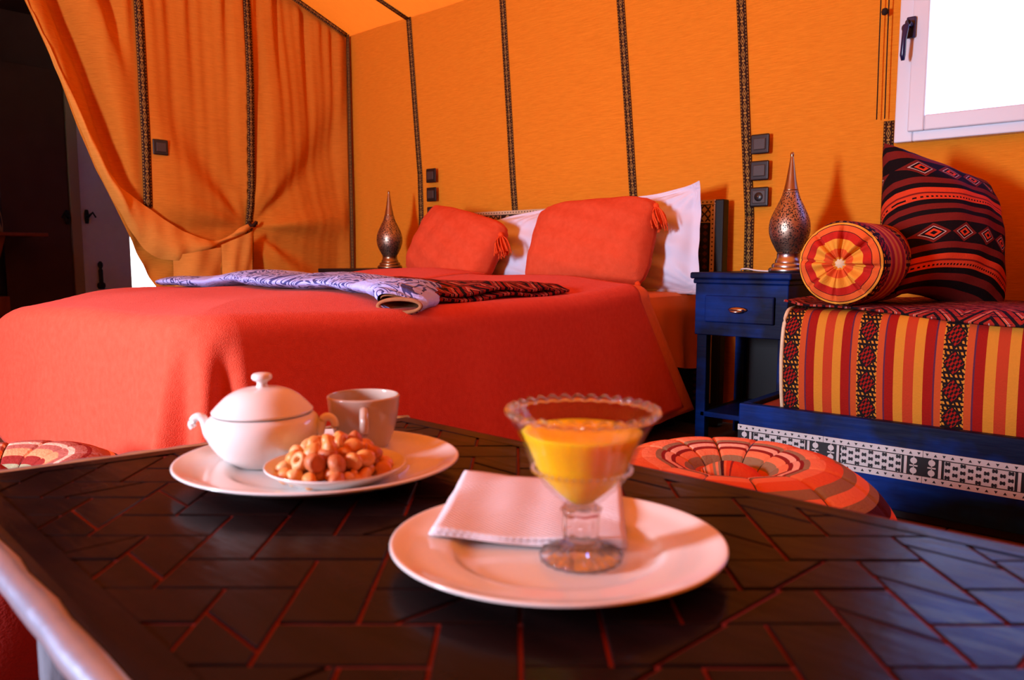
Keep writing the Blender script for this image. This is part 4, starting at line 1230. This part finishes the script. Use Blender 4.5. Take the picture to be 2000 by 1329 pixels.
# ------------------------------------------------------------------ poufs
def pouf(loc, rad, h, mat, label, rz=0.0, segs=12):
    r = empty('pouf', loc, label, 'pouf', rz, 'striped floor poufs')
    k = rad / 0.29
    prof = [(0.012, h - 0.075), (0.045 * k, h - 0.062), (0.075 * k, h - 0.022), (0.115 * k, h - 0.004), (0.16 * k, h), (0.21 * k, h - 0.018), (0.255 * k, h - 0.055), (0.285 * k, h - 0.11), (0.295 * k, h * 0.52), (0.285 * k, 0.10), (0.25 * k, 0.03), (0.18 * k, 0.004), (0.10 * k, 0.0), (0.0, 0.0)]
    prof = smooth_prof(prof, 4)
    def mod(th_, kk, rr, zz):
        s = abs(math.sin(th_ * segs / 2)) ** 0.16
        dep = (1 - s)
        topw = sstep(h - 0.14, h - 0.02, zz)
        return rr * (1 - 0.03 * dep * (1 - 0.5 * topw)), zz - 0.008 * dep * topw * sstep(0.03, 0.09, rr)
    V, F, UV = lathe(prof, segs * 16, mod); o = mk('cover', V, F, mat, r, None, UV)
    # seams
    for i in range(segs):
        a = 2 * PI * i / segs
        pts = []
        for kk, (rr, zz) in enumerate(prof):
            if zz < 0.05: break
            rm, zm = mod(a, kk, rr, zz); pts.append((rm * math.cos(a) * 1.002, rm * math.sin(a) * 1.002, zm + 0.0015))
        V, F = tube(pts[::2], 0.0013, 5); mk('seam', V, F, 'switch_frame', r)
    # gathered knot in the dimple
    pts = [(-0.055 * k, -0.012, h - 0.050), (-0.03 * k, -0.004, h - 0.036), (0.0, 0.004, h - 0.032), (0.03 * k, 0.004, h - 0.038), (0.06 * k, 0.0, h - 0.055)]
    V, F = tube(smooth_prof(pts, 5), [0.010 + 0.014 * math.sin(PI * (i + 1) / 23) for i in range(21)], 12)
    UVk = [(0.5, (i // 12) / 21 * 0.9) for i in range(len(V))]
    mk('centre_knot', V, F, mat, r, None, UVk)
    return r
pouf((-0.575, 1.262, 0), 0.285, 0.372, 'pouf_fabric_red', 'round pouf in orange and red stripes between the table and the daybed', R(8))
pouf((-1.60, 0.412, 0), 0.275, 0.360, 'pouf_fabric_mauve', 'round pouf in mauve and olive stripes in front of the foot of the bed', R(3))

# ------------------------------------------------------------------ carved table
TZ = 0.485
quad = [(-0.995, 0.208), (0.05, 0.128), (0.07, 0.742), (-0.868, 0.765)]       # counter-clockwise from near left
tb = empty('carved_table', (-0.45, 0.46, 0), 'low dark carved wooden table with a zigzag block top', 'table')
tcl = Vector(tb.location)
def inset(poly, d):
    n = len(poly); out = []
    for i in range(n):
        p0, p1, p2 = Vector(poly[i - 1]), Vector(poly[i]), Vector(poly[(i + 1) % n])
        e1 = (p1 - p0).normalized(); e2 = (p2 - p1).normalized()
        n1 = Vector((-e1.y, e1.x)); n2 = Vector((-e2.y, e2.x))
        b_ = (n1 + n2).normalized(); out.append(tuple(p1 + b_ * (d / max(0.2, b_.dot(n1)))))
    return out
def clip(poly, a, b):
    """keep the part of poly left of the line a->b"""
    out = []
    def sd(p): return (b[0] - a[0]) * (p[1] - a[1]) - (b[1] - a[1]) * (p[0] - a[0])
    for i in range(len(poly)):
        p, q = poly[i], poly[(i + 1) % len(poly)]
        sp, sq = sd(p), sd(q)
        if sp >= 0: out.append(p)
        if sp * sq < 0:
            t = sp / (sp - sq); out.append((p[0] + (q[0] - p[0]) * t, p[1] + (q[1] - p[1]) * t))
    return out
def area(poly): return 0.5 * sum(poly[i - 1][0] * poly[i][1] - poly[i][0] * poly[i - 1][1] for i in range(len(poly)))
inner_q = inset(quad, 0.034)
me = prism([(p[0] - tcl.x, p[1] - tcl.y) for p in quad], TZ - 0.028, TZ - 0.0024, 0.002); link_mesh('ground_board', me, 'table_groove', tb, None, False)
# frame boards with rounded outer edges
for i in range(4):
    a, b = quad[i], quad[(i + 1) % 4]; c, d_ = inner_q[(i + 1) % 4], inner_q[i]
    poly = [(p[0] - tcl.x, p[1] - tcl.y) for p in (a, b, c, d_)]
    bm = bmesh.new()
    lo = [bm.verts.new((p[0], p[1], TZ - 0.030)) for p in poly]; hi = [bm.verts.new((p[0], p[1], TZ)) for p in poly]
    bm.faces.new(hi); bm.faces.new(list(reversed(lo)))
    for q in range(4): bm.faces.new((lo[q], lo[(q + 1) % 4], hi[(q + 1) % 4], hi[q]))
    bm.edges.ensure_lookup_table()
    ed = [e for e in bm.edges if set(e.verts) in ({hi[0], hi[1]}, {lo[0], lo[1]})]
    bmesh.ops.bevel(bm, geom=ed, offset=0.013, segments=5, profile=0.5, affect='EDGES')
    me = bpy.data.meshes.new('frame_board'); bm.to_mesh(me); bm.free()
    o = link_mesh('frame_board', me, 'table_wood', tb, None, False)
# rounded metal edging along the near and left sides
for (a, b) in ((quad[3], quad[0]), (quad[0], quad[1])):
    pts = [(a[0] + (b[0] - a[0]) * k / 30 - tcl.x, a[1] + (b[1] - a[1]) * k / 30 - tcl.y, TZ - 0.0125 + 0.0006 * math.sin(k * 1.7)) for k in range(31)]
    V, F = tube(pts, [0.0125 + 0.0006 * math.sin(k * 2.3) for k in range(31)], 20)
    mk('edge_moulding', V, F, 'table_edge', tb)
# herringbone blocks at 45 degrees, some cut across by a straight groove
BW = 0.053; ANG = R(40.5); G = 0.0030
ca, sa = math.cos(ANG), math.sin(ANG)
ox, oy = -0.066, 0.572
blocks = 0
for i in range(-40, 40):
    for j in range(-40, 40):
        c = (i - j) % 4
        if c == 0: rect = (i, j, i + 2, j + 1)
        elif c == 3: rect = (i, j, i + 1, j + 2)
        else: continue
        x0, y0, x1, y1 = [q * BW for q in rect]
        P0 = [(x0 + G / 2, y0 + G / 2), (x1 - G / 2, y0 + G / 2), (x1 - G / 2, y1 - G / 2), (x0 + G / 2, y1 - G / 2)]
        P0 = [(ox + p[0] * ca - p[1] * sa, oy + p[0] * sa + p[1] * ca) for p in P0]
        for q in range(4):
            P0 = clip(P0, inner_q[q], inner_q[(q + 1) % 4])
            if len(P0) < 3: break
        if len(P0) < 3 or abs(area(P0)) < 6e-5: continue
        pieces = [P0]
        cxp = sum(p[0] for p in P0) / len(P0); cyp = sum(p[1] for p in P0) / len(P0)
        if hsh(i, j) > 0.52 and area(P0) > 0.003:
            ang2 = R(-4.5) if c == 3 else R(83)
            dx_, dy_ = math.cos(ang2), math.sin(ang2)
            nx_, ny_ = -dy_, dx_
            A = clip(P0, (cxp + nx_ * G / 2, cyp + ny_ * G / 2), (cxp + nx_ * G / 2 + dx_, cyp + ny_ * G / 2 + dy_))
            B = clip(P0, (cxp - nx_ * G / 2, cyp - ny_ * G / 2), (cxp - nx_ * G / 2 - dx_, cyp - ny_ * G / 2 - dy_))
            pieces = [q for q in (A, B) if len(q) >= 3 and abs(area(q)) > 6e-5]
        for q in pieces:
            if area(q) < 0: q = q[::-1]
            zt = TZ - 0.0006 + 0.0010 * (hsh(i, j, len(q)) - 0.5)
            me = prism([(p[0] - tcl.x, p[1] - tcl.y) for p in q], TZ - 0.004, zt, 0.0007)
            link_mesh('carved_block', me, 'table_wood', tb, None, False); blocks += 1
# apron and legs
ap = inset(quad, 0.03)
ap = [(ap[0][0] + 0.20, ap[0][1] - 0.01), (ap[1][0] - 0.10, ap[1][1]), ap[2], (ap[3][0] + 0.08, ap[3][1])]
api = inset(ap, 0.022)
for i in range(4):
    poly = [(p[0] - tcl.x, p[1] - tcl.y) for p in (ap[i], ap[(i + 1) % 4], api[(i + 1) % 4], api[i])]
    me = prism(poly, TZ - 0.105, TZ - 0.028, 0.0); link_mesh('apron_board', me, 'apron_wood', tb, None, False)
for p in ap:
    cx_ = p[0] + (-0.45 - p[0]) * 0.06; cy_ = p[1] + (0.45 - p[1]) * 0.10
    V, F, UV = lathe(smooth_prof([(0.020, 0), (0.024, 0.02), (0.018, 0.06), (0.026, 0.14), (0.031, 0.22), (0.022, 0.30), (0.030, 0.33), (0.030, 0.42), (0.030, TZ - 0.03)], 4), 20)
    mk('leg', [(v[0] + cx_ - tcl.x, v[1] + cy_ - tcl.y, v[2]) for v in V], F, 'apron_wood', tb)

# ------------------------------------------------------------------ things on the table
def plate(name, loc, r, label, foot=0.6, sx=1.0, rz=0.0, hgt=0.018):
    pr = [(0, 0.004), (r * 0.50, 0.004), (r * 0.58, 0.0055), (r * 0.64, 0.0095), (r * 0.70, 0.0112), (r * 0.86, 0.0142), (r * 0.97, hgt), (r * 0.995, hgt + 0.0004), (r, hgt - 0.0008), (r * 0.985, hgt - 0.0026), (r * 0.85, 0.0095), (r * 0.66, 0.004), (r * 0.60, 0.0), (r * 0.56, 0.0), (r * 0.54, 0.0015), (0, 0.0015)]
    pr = [pr[0]] + smooth_prof(pr[1:12], 4) + pr[12:]
    V, F, UV = lathe(pr, 96)
    o = mk(name, [(v[0], v[1] * sx, v[2]) for v in V], F, 'porcelain', None, loc)
    o.rotation_euler = (0, 0, rz)
    return o
pf = plate('serving_plate', (-0.697, 0.486, TZ + 0.0005), 0.152, '', sx=0.90, rz=R(40.75), hgt=0.020)
tag(pf, 'large white porcelain plate carrying the sugar bowl, cup and nuts', 'plate')
pn = plate('dessert_plate', (-0.353, 0.464, TZ + 0.0005), 0.130, '', sx=0.92, rz=R(40.75))
tag(pn, 'white porcelain plate in front carrying the dessert glass and napkin', 'plate')
PS = TZ + 0.0050                                        # top of the plates' wells

# sugar bowl
sb = empty('sugar_bowl', (-0.768, 0.462, PS), 'white lidded porcelain sugar bowl with two curled handles', 'sugar bowl', R(40.75))
pr = smooth_prof([(0.030, 0.0), (0.036, 0.003), (0.050, 0.014), (0.0615, 0.030), (0.0655, 0.044), (0.063, 0.055), (0.057, 0.061)], 6) + [(0.0545, 0.0615), (0.055, 0.058)] + smooth_prof([(0.060, 0.046), (0.055, 0.026), (0.040, 0.010), (0.0, 0.005)], 4)
V, F, UV = lathe(pr, 64); mk('body', V, F, 'porcelain', sb)
pr = smooth_prof([(0.0565, 0.0625), (0.0580, 0.0650), (0.0555, 0.0680), (0.0500, 0.0740), (0.0400, 0.0830), (0.0270, 0.0895), (0.012, 0.0922), (0.0075, 0.0926)], 5)
V, F, UV = lathe([(0, 0.0625)] + pr + [(0, 0.0926)], 64); lid = mk('lid', V, F, 'porcelain', sb)
V, F, UV = lathe(smooth_prof([(0.0075, 0.0920), (0.0060, 0.0955), (0.0065, 0.0985), (0.0110, 0.1015), (0.0118, 0.1050), (0.0090, 0.1085), (0.0001, 0.1098)], 5), 32); mk('knob', V, F, 'porcelain', lid)
for s in (-1, 1):
    pts = [(0.060, 0.026), (0.066, 0.036), (0.0685, 0.046), (0.071, 0.0535), (0.0765, 0.0565), (0.0825, 0.0535), (0.085, 0.047), (0.083, 0.043)]
    pts = smooth_prof([(s * p[0], 0, p[1]) for p in pts], 4)
    V, F = tube(pts, [0.0058 - 0.0014 * i / (len(pts) - 1) for i in range(len(pts))], 12); mk('handle', V, F, 'porcelain', sb)

sb.scale = (0.95, 0.95, 0.95)
# cup
cp = empty('coffee_cup', (-0.728, 0.572, PS + 0.006), 'beige glazed cup standing behind the dish of nuts', 'cup', 0)
pr = smooth_prof([(0.0, 0.003), (0.022, 0.003), (0.024, 0.0), (0.027, 0.0), (0.031, 0.006), (0.037, 0.024), (0.0415, 0.046), (0.0435, 0.066), (0.0438, 0.071), (0.0427, 0.0725), (0.0412, 0.071), (0.0395, 0.050), (0.034, 0.022), (0.026, 0.007), (0.0, 0.006)], 4)
V, F, UV = lathe(pr, 64); mk('body', V, F, 'porcelain_cup', cp)
cp.scale = (0.98, 0.98, 0.86)
ha = R(-38)
pts = [(0.041, 0.058), (0.050, 0.0605), (0.0605, 0.055), (0.064, 0.043), (0.058, 0.028), (0.047, 0.017), (0.036, 0.016)]
pts = smooth_prof([(p[0] * math.cos(ha), p[0] * math.sin(ha), p[1]) for p in pts], 4)
V, F = tube(pts, 0.0052, 12); mk('handle', V, F, 'porcelain_cup', cp)

# nut dish and nuts
NC = Vector((-0.640, 0.466, PS + 0.001))
V, F, UV = lathe([(0, 0.004)] + smooth_prof([(0.030, 0.004), (0.045, 0.0085), (0.060, 0.0165), (0.0695, 0.0215), (0.0708, 0.0212), (0.0700, 0.0195), (0.060, 0.0130), (0.046, 0.005), (0.036, 0.0), (0.030, 0.0)], 4) + [(0, 0.001)], 72)
nd = mk('nut_dish', V, F, 'porcelain', None, NC); tag(nd, 'small white porcelain dish heaped with nuts', 'dish')
rnd = random.Random(7)
def nut_cashew():
    pts = []; rr = []
    for k in range(11):
        t = k / 10; a = R(-80 + 160 * t)
        pts.append((0.0085 * math.cos(a) - 0.004, 0, 0.0095 * math.sin(a))); rr.append(0.0052 * (math.sin(PI * (0.10 + 0.82 * t)) ** 0.6) * (1.12 - 0.25 * t))
    V, F = tube(pts, rr, 10); return V, F
def nut_round():
    V, F, UV = lathe(smooth_prof([(0.0005, -0.0085), (0.0055, -0.0065), (0.0078, -0.001), (0.0070, 0.005), (0.0035, 0.0095), (0.0004, 0.0115)], 3), 12,
                     lambda t, k, r_, z: (r_ * (1 + 0.08 * math.sin(3 * t)), z)); return V, F
def nut_ring():
    V, F, UV = lathe([(0.0028, -0.007), (0.0070, -0.0075), (0.0088, -0.005), (0.0088, 0.004), (0.0075, 0.0065), (0.0045, 0.0068), (0.0028, 0.005), (0.0026, -0.002)], 14,
                     lambda t, k, r_, z: (r_ * (1 + 0.06 * math.sin(2 * t + k)), z)); return V, F
def nut_half():
    V, F, UV = lathe(smooth_prof([(0.0005, -0.001), (0.006, -0.0015), (0.0085, 0.0005), (0.0080, 0.0045), (0.0045, 0.0080), (0.0004, 0.0088)], 3), 12,
                     lambda t, k, r_, z: (r_ * (1 + 0.12 * math.cos(t)), z)); return V, F
protos = []
for nm, fn in (('cashew', nut_cashew), ('hazelnut', nut_round), ('corn_nut', nut_ring), ('peanut_half', nut_half)):
    for mat in ('nut_light', 'nut_golden', 'nut_brown'):
        V, F = fn()
        me = bpy.data.meshes.new(nm); me.from_pydata([tuple(v) for v in V], [], F); me.update()
        me.materials.append(M[mat])
        for p in me.polygons: p.use_smooth = True
        protos.append((nm, mat, me))
NLAB = {'cashew': ('curved cashew in the heap on the small white dish', 'nut', 'cashews on the small dish'),
        'hazelnut': ('round pointed nut in the heap on the small white dish', 'nut', 'round nuts on the small dish'),
        'corn_nut': ('hollow ring shaped corn snack in the heap on the small white dish', 'snack', 'corn snacks on the small dish'),
        'peanut_half': ('flat split nut half in the heap on the small white dish', 'nut', 'split nuts on the small dish')}
spots = []
for (nr, rad, zz) in ((16, 0.050, 0.017), (11, 0.036, 0.0195), (6, 0.020, 0.016), (13, 0.041, 0.031), (8, 0.026, 0.034), (3, 0.011, 0.031), (6, 0.020, 0.0405), (2, 0.008, 0.043)):
    for k in range(nr):
        a = 2 * PI * (k + 0.5 * rnd.random()) / nr + rad * 40
        spots.append((NC.x + (rad + 0.003 * (rnd.random() - .5)) * math.cos(a), NC.y + (rad + 0.003 * (rnd.random() - .5)) * math.sin(a), NC.z + zz))
for s in spots:
    # cashews collect on the right of the heap, ring snacks on the left (as seen across the table)
    side = (s[0] - NC.x) * 0.757 + (s[1] - NC.y) * 0.653
    w_ = rnd.random()
    kinds = ('corn_nut', 'hazelnut', 'peanut_half') if side < 0.008 else ('cashew', 'cashew', 'peanut_half', 'hazelnut')
    kd = kinds[int(w_ * len(kinds))]
    mats = ('nut_light', 'nut_golden', 'nut_light') if side < -0.012 else ('nut_golden', 'nut_brown', 'nut_golden')
    mt_ = mats[int(rnd.random() * 3)]
    me = [p[2] for p in protos if p[0] == kd and p[1] == mt_][0]
    o = bpy.data.objects.new(kd, me); COL.objects.link(o); o.location = s
    o.rotation_euler = (rnd.random() * 2.4, rnd.random() * 2.4, rnd.random() * 6.28)
    o.scale = (0.95 + 0.2 * rnd.random(),) * 3
    cw = {'nut_light': 'pale', 'nut_golden': 'golden', 'nut_brown': 'brown'}[mt_]
    tag(o, cw + ' ' + NLAB[kd][0], NLAB[kd][1], cw + ' ' + NLAB[kd][2])

# napkin: three folded layers lying half on the rim
npk = empty('paper_napkin', (-0.42, 0.51, PS + 0.004), 'folded embossed white paper napkin under the dessert glass', 'napkin')
nl = Vector(npk.location)
A_, B_, C_, D_ = Vector((-0.440, 0.408)), Vector((-0.312, 0.502)), Vector((-0.390, 0.612)), Vector((-0.512, 0.520))
def plate_h(x, y):
    r_ = math.hypot(x + 0.353, y - 0.464) / 0.126
    return TZ + 0.0045 + lerp_table([(0, 0.0), (0.55, 0.0005), (0.64, 0.005), (0.86, 0.0100), (1.0, 0.0145), (1.3, 0.0155), (2, 0.016)], r_)
for lay in range(3):
    def f(a, b):
        p = (A_ * (1 - a) + B_ * a) * (1 - b) + (D_ * (1 - a) + C_ * a) * b
        p = p + (Vector((-0.36, 0.51)) - p) * (0.012 * lay)
        hh = plate_h(p.x, p.y)
        # stiff paper bridges the well
        hh = max(hh, TZ + 0.0070 + 0.011 * sstep(0.35, 1.0, b) + 0.006 * (1 - a) * (1 - sstep(0.0, 0.5, a)))
        hh += 0.0016 + 0.0022 * lay + 0.0008 * math.sin(a * 7 + b * 5 + lay)
        return (Vector((p.x, p.y, hh)) - nl, (a, b))
    V, F, UV = grid(30, 26, f); o = mk('paper_layer', V, F, 'napkin_paper', npk, None, UV); solidify(o, 0.0016, 1)

# dessert glass: scalloped bowl, faceted stem, ribbed foot
gx, gy = -0.333, 0.468
gz = PS + 0.0002
gl = empty('dessert_glass', (gx, gy, gz), 'footed cut glass dessert bowl with a scalloped rim', 'glass')
def bowl_mod(thk):
    def mod(t, k, r_, z):
        lob = 0.5 + 0.5 * math.cos(t * 8)
        up = sstep(0.060, 0.112, z)
        rr = r_ * (1 + 0.012 * lob * sstep(0.05, 0.08, z)) + 0.0006 * math.cos(t * 24) * sstep(0.05, 0.06, z)
        zz = z + (0.0022 * abs(math.sin(t * 16)) + 0.0012 * lob) * sstep(0.106, 0.114, z)
        rr += 0.0016 * abs(math.sin(t * 16)) * sstep(0.104, 0.114, z)
        return rr, zz
    return mod
ob = [(0.0005, 0.0400), (0.008, 0.0412), (0.016, 0.0465), (0.025, 0.0555), (0.0325, 0.0645), (0.0368, 0.0715), (0.0388, 0.0780), (0.0430, 0.0890), (0.0482, 0.1010), (0.0525, 0.1085), (0.0555, 0.1140)]
ib = [(0.0537, 0.1145), (0.0505, 0.1085), (0.0460, 0.1010), (0.0408, 0.0890), (0.0365, 0.0785), (0.0345, 0.0725), (0.0302, 0.0660), (0.0230, 0.0575), (0.0140, 0.0490), (0.0070, 0.0445), (0.0004, 0.0435)]
pr = smooth_prof(ob, 4) + smooth_prof(ib, 4)
V, F, UV = lathe(pr, 192, bowl_mod(0)); mk('bowl', V, F, 'clear_glass', gl, None, UV)
# beads at the shoulder of the bowl and along the rim
parts = []
def bead(cx_, cy_, cz_, r_):
    V, F, UV = lathe(smooth_prof([(0.0001, -r_), (r_ * 0.72, -r_ * 0.7), (r_, 0), (r_ * 0.72, r_ * 0.7), (0.0001, r_)], 2), 8)
    return [(v[0] + cx_, v[1] + cy_, v[2] + cz_) for v in V], F
for k in range(40):
    t = 2 * PI * k / 40; parts.append(bead(0.0374 * math.cos(t), 0.0374 * math.sin(t), 0.0715, 0.0017))
J = join(*parts); br = mk('bead_row', J[0], J[1], 'cut_glass', gl); br['kind'] = 'stuff'
def f(a, b):
    t = 2 * PI * a; q_ = 2 * PI * b
    sc = abs(math.sin(t * 16)); rr = 0.0016 + 0.0011 * sc
    R_ = 0.0552 + 0.0012 * sc + rr * math.cos(q_)
    return ((R_ * math.cos(t), R_ * math.sin(t), 0.1140 + 0.0022 * sc + rr * math.sin(q_) * 1.2),)
V, F, UV = grid(256, 10, f); mk('scalloped_rim', V, F, 'cut_glass', gl)
st = smooth_prof([(0.0001, 0.0100), (0.0165, 0.0105), (0.0150, 0.0140), (0.0132, 0.0170), (0.0138, 0.0220), (0.0138, 0.0280), (0.0140, 0.0350), (0.0150, 0.0410), (0.0001, 0.0412)], 4)
V, F, UV = lathe(st, 48, lambda t, k, r_, z: (r_ * (1 + 0.045 * math.cos(t * 8)), z)); mk('stem', V, F, 'cut_glass', gl)
ft = smooth_prof([(0.0001, 0.0005), (0.028, 0.0003), (0.0312, 0.0016), (0.0318, 0.0034), (0.0290, 0.0056), (0.0215, 0.0085), (0.0150, 0.0110), (0.0001, 0.0115)], 4)
V, F, UV = lathe(ft, 120, lambda t, k, r_, z: (r_ * (1 + 0.018 * math.cos(t * 20)) , z + (0.0014 * math.cos(t * 20) * sstep(0.01, 0.02, r_) if z > 0.003 else 0))); mk('foot', V, F, 'cut_glass', gl)
# orange dessert in the bowl
jb = [(0.0004, 0.0441), (0.0066, 0.0451), (0.0136, 0.0496), (0.0226, 0.0581), (0.0298, 0.0666), (0.0340, 0.0730), (0.0360, 0.0788), (0.0403, 0.0892), (0.0440, 0.0975), (0.0452, 0.1000)]
pr = smooth_prof(jb, 4) + [(0.0440, 0.1004), (0.030, 0.0994), (0.0004, 0.0990)]
V, F, UV = lathe(pr, 96, lambda t, k, r_, z: (r_ * (1 + 0.011 * (0.5 + 0.5 * math.cos(t * 8)) * sstep(0.05, 0.08, z)), z))
ju = mk('orange_dessert', V, F, 'juice', None, (gx, gy, gz)); tag(ju, 'smooth orange fruit puree filling the dessert glass', 'dessert')
